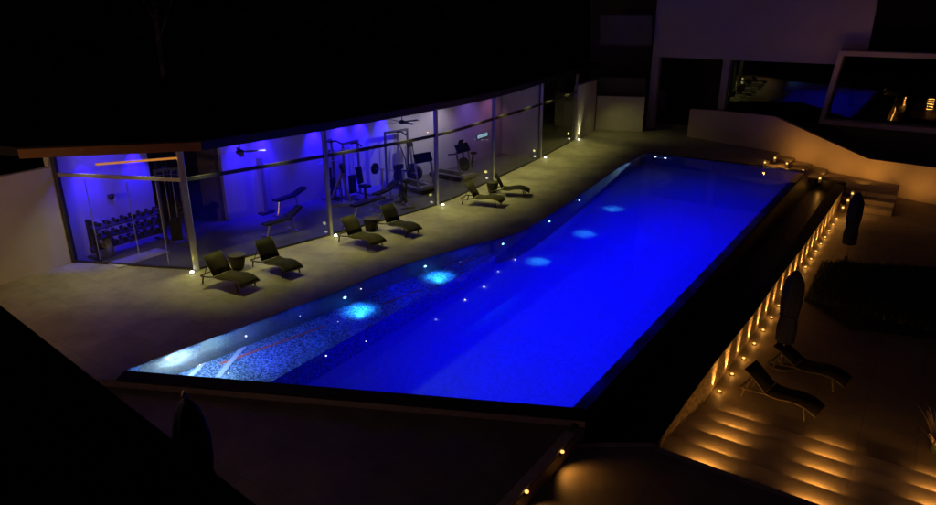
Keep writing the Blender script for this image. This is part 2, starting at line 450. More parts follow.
# red nosing line let into the shelf
b = MB()
for u0, v0, u1, v1 in ((-2.05, -7.3, .45, -6.75), (2.1, -6.42, 3.3, -6.2), (5.2, -6.3, 6.2, -6.34)):
    a, c = W(u0, v0, SZ + .012), W(u1, v1, SZ + .012); t = (c - a).normalized(); s_ = Vector((-t.y, t.x, 0)) * .04
    b.prism([xy(a - s_), xy(c - s_), xy(c + s_), xy(a + s_)], SZ + .003, SZ + .012)
struct(b.build('pool_marking', M_NOSE))
# two pale tile bands across the sharp corner
for q0, q1 in (((222, 342), (189, 375)), ((248, 340), (217, 375))):
    a, c = at(*q0, -.46), at(*q1, -.46); t = (c - a).normalized(); s_ = Vector((-t.y, t.x, 0)) * .055
    a = a - t * .1
    o = MB().prism([xy(a - s_), xy(c - s_), xy(c + s_), xy(a + s_)], SZ + .003, SZ + .014).build('tile_band', M_STRIPE); struct(o)

# deck
OUT0 = NL + M_ * .38; OUT1 = NR + M_ * .38
def on_outer(x): return OUT0 + E_ * ((x - OUT0.x) / E_.x)
deck = [xy(on_outer(-16)), xy(on_outer(NL.x)), xy(NL)] + [xy(p) for p in LEFT[1:]] + [xy(W(21.75, -6.86)), xy(W(21.75, -1.7)), xy(W(25.05, -1.7)), xy(W(46, -1.7)), xy(W(46, -16.5)), xy(W(-4, -26))]
struct(MB().prism(deck, -2.39, 0).build('pool_deck', M_DECK))
cope = [xy(on_outer(NL.x)), xy(OUT1), xy(NR), xy(NL)]
struct(MB().prism(cope, -.115, .0).build('pool_coping', M_COPE, bevel=.012))
b = MB(); a, c = on_outer(-16), OUT1
b.prism([xy(a + M_ * .004), xy(c + M_ * .004), xy(c + M_ * .02), xy(a + M_ * .02)], -.12, -.012)
struct(b.build('coping_kerb', M_RISER))
struct(MB().prism([xy(W(21.395, -6.84)), xy(W(21.745, -6.86)), xy(W(21.745, .0)), xy(W(21.395, .0))], -2.3, -.012).build('far_coping_kerb', M_BLACKT))
struct(MB().prism([xy(W(21.395, .01)), xy(W(21.745, .01)), xy(W(21.745, 1.55)), xy(W(21.395, 1.55))], -2.3, -.27).build('basin_end_kerb', M_BLACKT))
# front terrace, landing, lower terrace
RV = .15
fz = -.12
rt = OUT1 + M_ * .03
front = [xy(on_outer(-16) + M_ * .025), xy(OUT1 + M_ * .025), xy(W(-.62, RV)), xy(W(-14, RV)), (-18, -3)]
struct(MB().prism(front, -2.38, fz).build('front_terrace', M_FRONT))
LZ = -.4
kerb0, kerb1 = W(-.55, RV + .01), W(.14, 1.18)
land = [xy(W(-14, RV + .005)), xy(kerb0), xy(kerb1), xy(W(.18, 1.2)), xy(W(.18, 9.5)), xy(W(-14, 9.5))]
struct(MB().prism(land, -2.37, LZ).build('stair_landing', M_FRONT))
struct(MB().prism([xy(kerb0), xy(kerb1), xy(kerb1 + D * .1), xy(kerb0 + D * .1)], -2.3, LZ + .03).build('landing_kerb', M_RISER))
struct(MB().prism([xy(W(2.68, 1.0)), xy(W(19.98, 1.0)), xy(W(19.98, 3.4)), xy(W(26, 3.4)), xy(W(22, 34)), xy(W(-14, 34)), xy(W(-14, 9.51)), xy(W(2.68, 9.51))], -2.36, TZ).build('lower_terrace', M_TERR))
# lawn beds on the lower terrace
lawn = [at(822, 262, TZ + .02), at(980, 270, TZ + .02), at(980, 345, TZ + .02), at(850, 330, TZ + .02), at(804, 300, TZ + .02)]
struct(MB().prism([xy(p) for p in lawn], TZ + .002, TZ + .03).build('planting_bed', M_LAWN))
b = MB()
for i in range(7000):
    s_, t_ = random.random(), random.random()
    p = lawn[4].lerp(lawn[0], t_).lerp(lawn[2].lerp(lawn[1], t_), s_)
    if p.x > 24: continue
    a = random.random() * PI; h = random.uniform(.06, .16)
    dx, dy = math.cos(a) * .012, math.sin(a) * .012
    lx, ly = random.uniform(-.06, .06), random.uniform(-.06, .06)
    b.bm.faces.new([b.bm.verts.new(c) for c in ((p.x - dx, p.y - dy, TZ + .03), (p.x + dx, p.y + dy, TZ + .03), (p.x + lx, p.y + ly, TZ + .03 + h))])
o = b.build('grass', M_LEAF); o['kind'] = 'stuff'

# overflow weir, catch basin
struct(MB().prism([xy(W(0.0, -.28)), xy(W(21.38, -.28)), xy(W(21.38, 0)), xy(W(0, 0))], -2.2, -.26).build('weir_wall', mat('weir_tile', (.22, .23, .27), .4, scale=20)))
b = MB(); U0, U1 = -.5, 21.39
vv = [(.004, -.045), (.05, -.06), (.34, -.62), (1.17, -.62)]
for i in range(3):
    (va, za), (vb, zb) = vv[i], vv[i + 1]
    b.bm.faces.new([b.bm.verts.new(c) for c in (W(U0 * (1 - va), va, za), W(U1, va, za), W(U1, vb, zb), W(U0 * (1 - vb), vb, zb))])
b.bm.faces.new([b.bm.verts.new(c) for c in (W(U0, .004, -.045), W(U1, .004, -.045), W(U1, .004, -2), W(U0, .004, -2))])
struct(b.build('catch_basin', M_BLACKT))
struct(MB().sheet([W(U0, .31, -.56), W(U1, .31, -.56), W(U1, 1.17, -.56), W(.1, 1.17, -.56)]).build('basin_water', M_BASW))

# ------------------------------------------------------------------ stone wall with its uplights
wall_v = [(.15, 1.24), (1.6, 1.25), (3.5, 1.28), (6.2, 1.38), (9.7, 1.43), (12, 1.5), (16, 1.56), (20.9, 1.6)]
def wv(u):
    for (a, va), (c, vc) in zip(wall_v, wall_v[1:]):
        if u <= c: return va + (vc - va) * (u - a) / (c - a)
    return wall_v[-1][1]
sw = thing('stone_wall', W(10, 1.3, TZ), 'long low rough stone wall under the overflow edge, grazed by amber lamps', 'wall')
b = MB(); outl = [W(u, 1.18) for u in (.15, 21.36)] + [W(u, wv(u)) for u in (20.9, 16, 12, 9.7, 6.2, 3.5, 1.6, .15)]
b.prism([xy(p) for p in outl], -1.6, -.31)
b.build('wall_face', M_STONE, sw, world=True)
b = MB(); outl = [W(u, 1.175) for u in (.14, 21.37)] + [W(u, wv(u) + .012) for u in (20.91, 16, 12, 9.7, 6.2, 3.5, 1.6, .14)]
b.prism([xy(p) for p in outl], -.308, -.28)
b.build('wall_cap', M_BLACKT, sw, world=True)
up0 = None
for i in range(18):
    u = 3.55 + .873 * i
    p = W(u, wv(u) + .15, TZ)
    if up0 is None:
        up0 = thing('ground_uplight', p, 'small glowing amber ground lamp in the row along the foot of the stone wall', 'lamp', 'uplights along the stone wall')
        MB().lathe([(.05, .002), (.055, .012), (.045, .02)], 14).build('trim_ring', M_BRASS, up0, True)
        MB().lathe([(.03, .018), (.034, .032), (.02, .045)], 12).build('lens', G_AMB, up0, True)
    else: dup(up0, p)
    lamp('SPOT', p - N * .05 + Vector((0, 0, .03)), AMBER, 85 * random.uniform(.8, 1.2), W(u, wv(u), TZ + .32), 54, 1, .012)
    lamp('POINT', p + Vector((0, 0, .10)), AMBER, 1.2, size=.02)

# ------------------------------------------------------------------ lit stairs from the landing to the lower terrace
st = thing('staircase', W(1.4, 5, TZ), 'broad flight of shallow sandstone steps with amber lamps under each nosing', 'stairs')
NOS = [.18, .80, 1.43, 2.06, 2.69]
for i in range(4):
    z = LZ - .12 * (i + 1)
    vw = 1.2
    MB().prism([xy(W(NOS[i] + .012, vw)), xy(W(NOS[i + 1] - .018, vw)), xy(W(NOS[i + 1] - .018, 9.5)), xy(W(NOS[i] + .012, 9.5))], -2.3, z - .035).build('riser', M_STEP, st, world=True)
    MB().prism([xy(W(NOS[i] + .013, vw)), xy(W(NOS[i + 1], vw)), xy(W(NOS[i + 1], 9.5)), xy(W(NOS[i] + .013, 9.5))], z - .034, z).build('tread', M_STEP, st, world=True)
MB().prism([xy(W(NOS[0] - .1, 1.21)), xy(W(NOS[0] + .012, 1.21)), xy(W(NOS[0] + .012, 9.5)), xy(W(NOS[0] - .1, 9.5))], LZ + .001, LZ + .005).build('top_nosing', M_STEP, st, world=True)
COLV = [2.02, 3.6, 5.2]
for i in range(5):
    zl = LZ - .12 * (i + 1)                      # level lit by this lamp
    for k, v in enumerate(COLV):
        u = NOS[i] + (.016 if i == 0 else .002)
        MB().box((0, 0, 0), (.012, .10, .03), AXIS).build('step_lamp', G_AMBS, st, world=True).location += W(u + .008, v, zl + .088)
        lamp('AREA', W(u + .03, v, zl + .1), AMBER, 3.1 * random.uniform(.8, 1.2), W(u + .2, v, zl), size=.42, size_y=.015).data.spread = R(165)

# ------------------------------------------------------------------ riser with two lamps, left of the landing
fl = thing('terrace_edge_kerb', W(-4, RV, LZ), 'low stone kerb at the edge of the dark front terrace with two amber lamps', 'kerb')
MB().prism([xy(W(-.64, RV - .18)), xy(W(-13.9, RV - .18)), xy(W(-13.9, RV - .01)), xy(W(-.64, RV - .01))], fz + .002, fz + .035).build('kerb_stone', M_RISER, fl, world=True, bevel=.008)
for j, q in enumerate(((560.5, 454), (525, 491))):
    p = on_plane(q[0], q[1], W(-1, RV), W(-3, RV)); u = UV(p)[0]
    o = MB().box((0, 0, 0), (.07, .03, .06), AXIS).build('lamp_housing', M_BRASS, fl, world=True); o.location += W(u, RV + .012, fz - .01)
    o2 = MB().lathe([(.012, -.02), (.03, -.01), (.03, .012), (.012, .022)], 10).build('lamp_lens', G_AMB, fl, True, world=True); o2.location += W(u, RV + .03, fz + .03)
    lamp('SPOT', W(u, RV + .06, fz - .01), AMBER, 9, W(u - .05, RV + .42, LZ), 125, .9, .02)

# ------------------------------------------------------------------ far stairs, bollard lamps, retaining wall
RA, RB = (12.328, 34.896), (18.813, 26.189)
fs = thing('garden_steps', W(22.5, 0, -.5), 'dim flight of steps beyond the far pool corner with little amber bollard lamps', 'stairs')
def ret_u(v): return 26.35 + (22.82 - 26.35) * (v + 5.51) / (4.76 + 5.51) - .02
ve = [-1.69, -.95, -.2, .55, 2.35]
for i in range(4):
    a, c = ve[i], ve[i + 1]
    MB().prism([xy(W(21.76, a)), xy(W(21.76, c)), xy(W(ret_u(c), c)), xy(W(ret_u(a), a))], -2.3, -.12 * (i + 1)).build('tread', M_STEP, fs, world=True)
MB().prism([xy(W(21.3, 2.36)), xy(W(21.3, 3.39)), xy(W(ret_u(3.39), 3.39)), xy(W(ret_u(2.36), 2.36))], -2.3, -.481).build('tread', M_STEP, fs, world=True)
ue = [21.3, 20.65, 20.0]
for i in range(2):
    MB().prism([xy(W(ue[i] - .005, 1.62)), xy(W(ue[i + 1], 1.62)), xy(W(ue[i + 1], 3.39)), xy(W(ue[i] - .005, 3.39))], -2.3, -.65 - .17 * i).build('tread', M_STEP, fs, world=True)
MB().prism([xy(W(21.75, 1.62)), xy(W(21.305, 1.62)), xy(W(21.305, 2.345)), xy(W(21.75, 2.345))], -2.3, -.482).build('tread', M_STEP, fs, world=True)
boll = [((765, 162.5), 0, 'on the pool side of the top garden step'), ((775, 158), 0, 'by the cream wall at the top garden step'),
        ((787, 163.5), -.12, 'on the second garden step beside the cream wall'), ((803, 170.5), -.24, 'on the third garden step near the water'),
        ((820, 178.5), -.36, 'on the middle landing of the garden steps'), ((852.5, 193.5), -.48, 'behind the top of the far closed parasol'),
        ((848, 200.5), -.65, 'on the lower flight beside the far closed parasol'), ((843, 207.5), -.82, 'lowest of the garden steps')]
b0 = None
for q, z, where in boll:
    p = at(q[0], q[1], z + .2); p.z = z
    lab = 'small bollard lamp with amber face ' + where
    if b0 is None:
        b0 = thing('bollard_lamp', p, lab, 'lamp', 'bollard lamps on the garden steps')
        MB().box((0.02, .05, .15), (.12, .05, .30)).build('body', M_DALU, b0, bevel=.006)
        MB().lathe([(.02, -.03), (.042, -.02), (.042, .02), (.02, .03)], 10, (0, 0, .2)).build('lamp_face', G_AMB, b0, True)
    else: dup(b0, p, 0, lab)
    lamp('POINT', p + Vector((-.02, -.1, .2)), AMBER, 3, size=.02)
    lamp('SPOT', p + Vector((.02, -.06, .2)), AMBER, 7, p + Vector((.55, -.25, 0)), 120, .8, .02)
rw = thing('retaining_wall', (RA[0], RA[1], 0), 'cream garden wall with a sloping top, washed amber above the far steps', 'wall')
prof = [(690, 109), (706, 110), (740, 113), (775, 117), (820, 137.5), (868, 159), (936, 168), (1010, 176)]
top = [on_plane(x, y, RA, RB) for x, y in prof]
pts = [Vector((top[0].x, top[0].y, -2))] + top + [Vector((top[-1].x, top[-1].y, -2))]
back = Vector((RB[1] - RA[1], -(RB[0] - RA[0]), 0)).normalized(); back = back if back.dot(Vector((1, 1, 0))) > 0 else -back
MB().wallpanel(pts, back * .25).build('wall_body', M_CREAM, rw, world=True)
for v, pw in ((-1.0, 25), (.5, 31), (2.0, 32), (3.8, 30), (6.2, 20)):
    lamp('SPOT', W(ret_u(v) - 1.3, v, .12 if v < .4 else (-.3 if v < 2.2 else -.8)), AMBER, pw, W(ret_u(v) + .3, v + .3, .45), 130, 1, .15)

# ------------------------------------------------------------------ gym pavilion
GP = [(-1.29, -14.44), (.21, -11.2), (4.27, -10.38), (8.74, -9.72), (12.85, -10.02), (17.6, -10.48), (22.5, -11.16), (25.81, -11.66)]
GH, TRZ = 3.3, 2.42
gym = thing('gym_pavilion', W(6, -13, 0), 'flat roofed pool pavilion with curved glass front and a blue lit gym inside', 'building')
curve = spline(GP[1:], 6)
bays = [[GP[0], GP[1]]] + [curve[i * 6:i * 6 + 7] for i in range(6)]
def strip(b, path, half, z0, z1):
    for (a, c) in zip(path, path[1:]):
        p, q = W(*a), W(*c); t = (q - p).normalized(); s_ = Vector((-t.y, t.x, 0)) * half
        b.prism([xy(p - s_), xy(q - s_), xy(q + s_), xy(p + s_)], z0, z1)
for k in range(6):
    b = MB(); path = bays[k]
    for a, c in zip(path, path[1:]):
        p, q = W(*a), W(*c)
        b.bm.faces.new([b.bm.verts.new(x) for x in ((p.x, p.y, .05), (q.x, q.y, .05), (q.x, q.y, GH), (p.x, p.y, GH))])
    b.build('glass_pane', M_GLASS, gym, world=True)
    b = MB(); strip(b, path, .035, TRZ - .045, TRZ + .045); b.build('transom', M_DALU if k else M_ALU, gym, world=True)
    b = MB(); strip(b, path, .03, .004, .055); b.build('bottom_rail', M_DALU, gym, world=True)
for k, g in enumerate(GP[:7]):
    w_ = .15 if k == 1 else .10
    a = GP[max(k - 1, 0)]; c = GP[k + 1]
    ang = math.atan2((W(*c) - W(*a)).y, (W(*c) - W(*a)).x)
    MB().box((0, 0, GH / 2), (w_, w_ * 1.2, GH), ang).build('post', M_ALU if k else M_DALU, gym, world=True, bevel=.008).location += W(*g)
b = MB(); strip(b, bays[6], .12, .003, 2.75); b.build('end_wall', M_WHITE, gym, world=True)
for f in (.22, .55, .78):
    p = W(*GP[0]).lerp(W(*GP[1]), f); MB().box((p.x, p.y, 1.2), (.012, .03, 2.2), AXIS).build('glass_joint', M_STEEL, gym, world=True)
dp = W(*GP[0]).lerp(W(*GP[1]), .57) + Vector((-.03, -.07, 1.05))
MB().tube([dp - Vector((0, 0, .25)), dp + Vector((0, 0, .25))], .014).build('door_handle', M_STEEL, gym, world=True)
# rear walls
def wallrun(pts, z1, m, name, th=.1):
    b = MB()
    strip(b, pts, th, .002, z1); return b.build(name, m, gym, world=True)
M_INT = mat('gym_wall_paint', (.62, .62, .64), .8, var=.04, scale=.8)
wallrun([(-1.4, -14.62), (1.35, -14.75)], GH, M_INT, 'side_panel')
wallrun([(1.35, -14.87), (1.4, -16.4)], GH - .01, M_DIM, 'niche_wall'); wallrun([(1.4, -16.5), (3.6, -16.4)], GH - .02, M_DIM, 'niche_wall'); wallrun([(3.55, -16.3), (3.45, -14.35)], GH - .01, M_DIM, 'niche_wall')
wallrun(spline([(3.45, -14.22), (5.0, -13.95), (7.1, -13.78), (10, -13.3), (12.8, -12.85), (17.55, -12.6)], 3), GH - .005, M_INT, 'rear_wall')
wallrun([(17.5, -12.45), (17.58, -10.62)], GH - .015, M_INT, 'cross_wall', .05)
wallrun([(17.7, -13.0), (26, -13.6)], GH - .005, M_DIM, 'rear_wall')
fl_ = [GP[0]] + curve + [(26, -13.4), (12.8, -13.2), (7.1, -14.2), (3.5, -16.2), (1.2, -16.3), (-1.35, -14.6)]
MB().prism([xy(W(*p)) for p in fl_], -.02, .004).build('floor', M_GYMF, gym, world=True)
# roof: deep overhang at the left, small one along the curve
e0, e1 = at(20, 158.5, GH), at(202, 150.5, GH)
e0, e1 = at(20, 158.5, GH - .04), at(202, 150.5, GH - .04)
front_edge = [at(x, y, GH - .04) for x, y in ((230, 145.8), (260, 141), (290, 136.3), (322, 131), (360, 124.3), (400, 117), (437, 110), (466, 104.3), (494, 98), (518, 91.5), (540, 84.5), (560, 79), (577, 74), (600, 67.5))]
outl = [e0, e1] + front_edge + [W(27, -24), W(-6, -26)]
MB().prism([xy(p) for p in outl], GH + .002, GH + .21).build('roof', M_ROOF, gym, world=True)
MB().prism([xy(p) for p in ([e0 + Vector((.3, .15, 0)), e1 + Vector((-.15, .3, 0))] + [p - N * .06 for p in front_edge] + [W(26.8, -17), W(-3, -17)])], GH - .03, GH).build('ceiling', M_INT, gym, world=True)
b = MB(); t = (e1 - e0).normalized(); s_ = Vector((t.y, -t.x, 0)) * .03
b.prism([xy(e0), xy(e1), xy(e1 + s_), xy(e0 + s_)], GH - .04, GH + .17); b.build('fascia_board', M_FASC, gym, world=True)
b = MB(); pth = [UV(e1)] + [UV(p) for p in front_edge]
for a, c in zip(pth, pth[1:]):
    p, q = W(*a), W(*c); t = (q - p).normalized(); s_ = Vector((t.y, -t.x, 0)) * .03
    b.prism([xy(p + s_ * .1), xy(q + s_ * .1), xy(q + s_), xy(p + s_)], GH - .04, GH + .18)
b.build('fascia_board', M_DALU, gym, world=True)  # same board as the left fascia; its shade is put into a darker colour
# orange cove strip behind the glass of the left facade
A2, B2 = W(GP[0][0] + .3, GP[0][1] + .1), W(GP[1][0] + .3, GP[1][1] + .1)
p, q = on_plane(96, 164.5, A2, B2), on_plane(178, 158, A2, B2)
MB().tube([p, q], .028, 8).build('cove_strip', G_STRIP, gym, world=True)
for f in (.1, .5, .9): lamp('SPOT', p.lerp(q, f) + Vector((0, -.08, -.03)), (1, .4, .08), 5, e0.lerp(e1, f) + Vector((0, -.3, .1)), 150, 1, .02)
# lamp rail beam over the strip
# uplights at the posts + soffit downlights over the deck
labs = [None, 'at the corner post beside the first lounger', 'at the second post, beside the lamplit lounger and drum table', 'at the third post, near the treadmills',
        'at the fourth post, behind the far pair of loungers', 'at the fifth post, before the dark end bay', 'at the foot of the white end wall']
d0 = None
OL = (1.0, .91, .25)
for k in range(1, 7):
    g = GP[k]; a, c = W(*GP[k - 1]), W(*GP[min(k + 1, 7)])
    t = (c - a).normalized(); n_ = Vector((t.y, -t.x, 0))
    if k == 1: n_ = (Vector((-.1, -1, 0))).normalized()
    p = W(*g) + n_ * .26
    lab = 'small bright round deck lamp ' + labs[k]
    if d0 is None:
        d0 = thing('deck_lamp', p, lab, 'lamp', 'deck lamps at the glass posts')
        MB().lathe([(.07, .002), (.075, .015), (.06, .03)], 16).build('trim_ring', M_STEEL, d0, True)
        MB().lathe([(.045, .028), (.055, .05), (.03, .075)], 14).build('lens', G_WARM, d0, True)
    else: dup(d0, p, 0, lab)
    lamp('SPOT', p + Vector((0, 0, .07)), (1, .95, .68), 60 if k < 6 else 340, W(*g, 1.6) + n_ * .06, 34, .8, .03)
    lamp('POINT', p + n_ * .05 + Vector((0, 0, .3)), OL, .8, size=.05)
for k in range(0, 6):
    path = bays[k] if k else [GP[0], (-.9, -13.6), (-.55, -12.8), (-.35, -12.4), (-.2, -12.1), (.1, -11.45), GP[1]]
    for f, pw in ((1, 195), (4, 195)):
        g = W(*path[f]); a, c = W(*path[f - 1]), W(*path[f + 1]); t = (c - a).normalized(); n_ = Vector((t.y, -t.x, 0))
        pw *= {0: .42, 1: .95, 2: 1.0, 3: 1.05, 4: 1.0, 5: .9}[k]
        lamp('SPOT', g + n_ * .14 + Vector((0, 0, GH - .09)), OL, pw, g + n_ * .8, 78, .95, .10)
lamp('SPOT', W(22.95, -10.98, .08), (1.0, .93, .5), 55, W(22.98, -11.22, 1.3), 62, 1, .03)
g = W(24.2, -10.6, 2.7)
lamp('SPOT', g, OL, 45, W(25, -9.6, 0), 100, .9, .1)
# blue wall washers and dim white lamps inside
BLUE = (.015, .004, 1.0)
for u, v, pw in ((-.6, -14.2, 30), (.9, -14.35, 42), (3.9, -13.7, 36), (4.8, -13.55, 40), (6.9, -13.4, 60), (8.0, -13.3, 60), (8.9, -13.1, 50), (9.9, -12.95, 36)):
    lamp('SPOT', W(u, v - .06, 2.92), BLUE, pw * 10, W(u + .05, v - .30, 0), 64, 1, .05)
for u, v, pw in ((-.2, -13.2, 14), (4.5, -12.4, 18), (8, -11.8, 16)):
    lamp('SPOT', W(u, v, 2.85), (.03, .01, 1), pw * 7, W(u, v - 1.7, 1.7), 110, 1, .05)
for u, v, pw, c, tv_ in ((10.9, -11.3, 66, (.85, .75, 1), -12.6), (12.6, -11.4, 64, (.88, .75, 1), -12.9), (3.4, -12.0, 27, (.8, .76, 1), -11.9), (6.3, -11.6, 27, (.78, .74, 1), -11.4), (8.7, -11.2, 27, (.78, .74, 1), -11.3),
                       (.5, -13.0, 9, (.8, .76, 1), -13.0), (14.8, -11.3, 44, (.36, .16, 1), -12.6), (16.4, -11.6, 16, (.9, .25, .8), -12.7)):
    lamp('SPOT', W(u, v, 2.9), c, pw, W(u, tv_, .0 if u < 10 else 1.4), 62 if u < 10 else 105, 1, .04)

# ------------------------------------------------------------------ gym equipment
def facing(p, q):
    """heading from plan point p to q"""
    return math.atan2(q[1] - p[1], q[0] - p[0])
# dumbbell rack with three tiers along the left panel wall
rack_p = W(.1, -14.05); rz = AXIS
rk = thing('dumbbell_rack', rack_p, 'three tier black dumbbell rack against the blue wall at the left end', 'rack', None, rz)
for x in (-1.0, 1.0):
    MB().box((x, -.05, .55), (.06, .08, 1.1), 0, R(-14)).box((x, .1, .03), (.07, .6, .06)).build('upright', M_BLACK, rk)
TI = [(.30, .12), (.62, .0), (.94, -.12)]
for z, y in TI:
    MB().box((0, -y * -1 + 0, z), (2.0, .22, .03), 0, R(18)).build('shelf', M_DGREY, rk)
db = None
for ti, (z, y) in enumerate(TI):
    for k in range(8):
        x = -.86 + .245 * k
        loc = Matrix.Translation(rack_p) @ Matrix.Rotation(rz, 4, 'Z') @ Vector((x, y, z + .085))
        if db is None:
            db = thing('dumbbell', loc, 'black dumbbell with steel grip lying on the three tier rack', 'dumbbell', 'dumbbells on the rack', rz)
            MB().tube([(0, -.09, 0), (0, .09, 0)], .016, 8).build('grip', M_STEEL, db, True)
            for s_ in (-1, 1): MB().tube([(0, s_ * .07, 0), (0, s_ * .085, 0), (0, s_ * .15, 0), (0, s_ * .165, 0)], [.045, .065, .065, .05], 6).build('head', M_BLACK, db)
        else:
            o = dup(db, loc, rz); k_ = .8 + .25 * (k / 8) + .1 * (2 - ti) * .3; o.scale = (k_, k_, k_)
# plate tree + litter bin
pt = thing('plate_tree', at(94, 254, 0), 'black weight plates stacked on a stand at the far left of the gym', 'gym equipment', None, R(20))
MB().box((0, 0, .03), (.5, .5, .05)).tube([(0, 0, .05), (0, 0, 1.05)], .03).build('stand', M_STEEL, pt)
for z, r in ((.3, .24), (.62, .2), (.9, .14)):
    for s_ in (-1, 1): MB().tube([(0, s_ * .05, z), (0, s_ * .06, z), (0, s_ * .13, z), (0, s_ * .14, z)], [r * .9, r, r, r * .9], 20).build('weight_plate', M_BLACK, pt)
bn = thing('steel_bin', at(103, 257, 0) + Vector((.1, .12, 0)), 'round steel bin behind the glass beside the weight plates', 'bin')
MB().lathe([(.15, 0), (.17, .02), (.17, .55), (.15, .56)], 18).build('body', M_STEEL, bn, True)
MB().lathe([(.165, .562), (.16, .60), (.08, .64), (.02, .65)], 18).build('lid', M_DGREY, bn, True)
# notices
a_, c_ = W(-1.3, -14.52), W(1.3, -14.64)
nb = thing('wall_notice', on_plane(99, 225, a_, c_), 'pair of white paper notices on the blue gym wall above the bin', 'notice')
for x0, x1 in ((92.5, 98), (98.6, 104.5)):
    q = [on_plane(x0, 221, a_, c_), on_plane(x1, 218, a_, c_), on_plane(x1, 230, a_, c_), on_plane(x0, 233, a_, c_)]
    MB().wallpanel([p + Vector((.03, -.015, 0)) for p in q], (-.01, .006, 0)).build('sheet', M_PAPER, nb, world=True)
mt = thing('exercise_mat', at(139, 258), 'pale exercise mat on the gym floor before the dumbbell rack', 'mat', None, AXIS)
MB().box((0, 0, .016), (1.5, .62, .018)).build('mat_sheet', M_MAT, mt, bevel=.006)
cam_ = thing('security_camera', on_plane(108.5, 196, a_, c_), 'tiny dark dome camera high on the blue wall', 'camera')
MB().lathe([(.03, -.09), (.07, -.06), (.085, 0), (.09, .05)], 14, (.1, -.06, 0)).build('dome', M_BLACK, cam_, True)

def machine_tower(name, loc, rz, label, h=2.1, w=.7, seat=True, arms=True, wt=M_BLACK):
    t = thing(name, loc, label, 'gym equipment', None, rz)
    for s_ in (-1, 1):
        MB().box((0, s_ * w / 2, h / 2), (.07, .06, h)).box((.15, s_ * w / 2, .03), (.9, .07, .06)).build('upright', M_MACH, t, bevel=.006)
    MB().box((0, 0, h - .04), (.08, w, .08)).build('top_beam', M_MACH, t)
    b = MB()
    for k in range(12): b.box((0, 0, .14 + .055 * k), (.11, .3, .048))
    b.build('weight_stack', wt, t)
    MB().tube([(0, -.1, .8), (0, -.1, h - .08)], .012).tube([(0, .1, .1), (0, .1, h - .08)], .012).build('guide_rod', M_STEEL, t)
    MB().tube([(.02, 0, h - .08), (.3, 0, h - .02), (.55, 0, h - .12)], .03).build('pulley_arm', M_DGREY, t)
    if arms:
        MB().tube([(.55, -.45, h - .38), (.55, -.2, h - .3), (.55, .2, h - .3), (.55, .45, h - .38)], .016).tube([(.55, 0, h - .3), (.55, 0, h - .12)], .006).build('pull_bar', M_STEEL, t)
    if seat:
        MB().box((.6, 0, .45), (.36, .32, .07)).build('seat', M_BLACK, t, bevel=.015)
        MB().box((.6, 0, .21), (.07, .07, .42)).build('seat_post', M_MACH, t)
        MB().box((.36, 0, .82), (.07, .28, .6), 0, 0, R(-10)).build('back_pad', M_BLACK, t, bevel=.015)
    return t
machine_tower('cable_machine', at(178, 244), AXIS + R(70), 'tall silver cable machine just behind the corner post', 2.25, .62, False)
machine_tower('multi_gym', W(2.4, -15.6), AXIS - PI / 2 + R(20), 'dark weight machine standing in the recess behind the cable machine', 2.1, .8)
machine_tower('pulldown_machine', W(7.15, -13.2), AXIS - PI / 2 + R(15), 'tall narrow pulldown tower by the blue wall left of the second post', 2.15, .4, False, True)
machine_tower('chest_press', at(352, 198) + Vector((0, .3, 0)), AXIS - PI / 2, 'tall chest press station with angled arms in the middle of the blue bay', 2.0, .75)
machine_tower('cable_crossover', W(10.2, -12.7), AXIS - PI / 2 - R(10), 'tall cable crossover frame against the wall behind the silver treadmill', 2.1, 1.1, False, False)
machine_tower('shoulder_press', at(331, 200) + Vector((-.2, .5, 0)), AXIS - PI / 2 - R(25), 'seated press machine close behind the second post', 1.7, .6)
# white column of a functional trainer
ft = thing('pulley_column', at(264, 213), 'pale slim pulley column in front of the blue wall', 'gym equipment', None, AXIS)
MB().box((0, 0, .95), (.16, .26, 1.9)).build('shroud', M_WPLA, ft, bevel=.02)
MB().box((.02, 0, .03), (.5, .5, .06)).build('foot_plate', M_DGREY, ft)
MB().tube([(.1, 0, 1.6), (.25, 0, 1.55), (.4, 0, 1.3)], .025).build('swing_arm', M_DGREY, ft)
def bench(name, loc, rz, label, incline=.0, barbell=False, h=.43):
    t = thing(name, loc, label, 'gym bench', None, rz)
    MB().box((.25, 0, h), (.85, .28, .07)).build('seat_pad', M_BLACK, t, bevel=.02)
    L_ = .55; MB().box((-.19 - math.cos(incline) * L_ / 2, 0, h + math.sin(incline) * L_ / 2), (L_, .28, .07), 0, 0, incline).build('back_pad', M_BLACK, t, bevel=.02)
    for x in (.58, -.35):
        MB().tube([(x, 0, .04), (x * .8, 0, h - .04)], .03).tube([(x, -.25, .035), (x, .25, .035)], .03).build('leg', M_STEEL, t)
    MB().tube([(.5, 0, h - .07), (-.3, 0, h - .07)], .03).build('spine', M_STEEL, t)
    if barbell:
        for s_ in (-1, 1): MB().tube([(-.5, s_ * .45, .03), (-.55, s_ * .45, 1.05)], .032).tube([(-.3, s_ * .45, .03), (-.8, s_ * .45, .03)], .03).build('upright', M_STEEL, t)
        MB().tube([(-.52, -1.0, 1.02), (-.52, 1.0, 1.02)], .014).build('barbell', M_STEEL, t)
        for s_ in (-1, 1): MB().tube([(-.52, s_ * .7, 1.02), (-.52, s_ * .78, 1.02)], .2, 18).build('weight_plate', M_BLACK, t)
    return t
bench('adjustable_bench', at(284, 233), facing(at(300, 226), at(266, 236)), 'low black bench with raised end on the floor between the first two posts', R(32))
bench('leg_curl_bench', at(291, 212), facing(at(300, 205), at(274, 214)), 'black leg curl bench close to the blue wall beside the pale column', R(15), False, .55)
bench('press_bench', at(368, 214), facing(at(382, 204), at(350, 214)), 'black bench in front of the chest press behind the lamplit lounger', R(0), False)
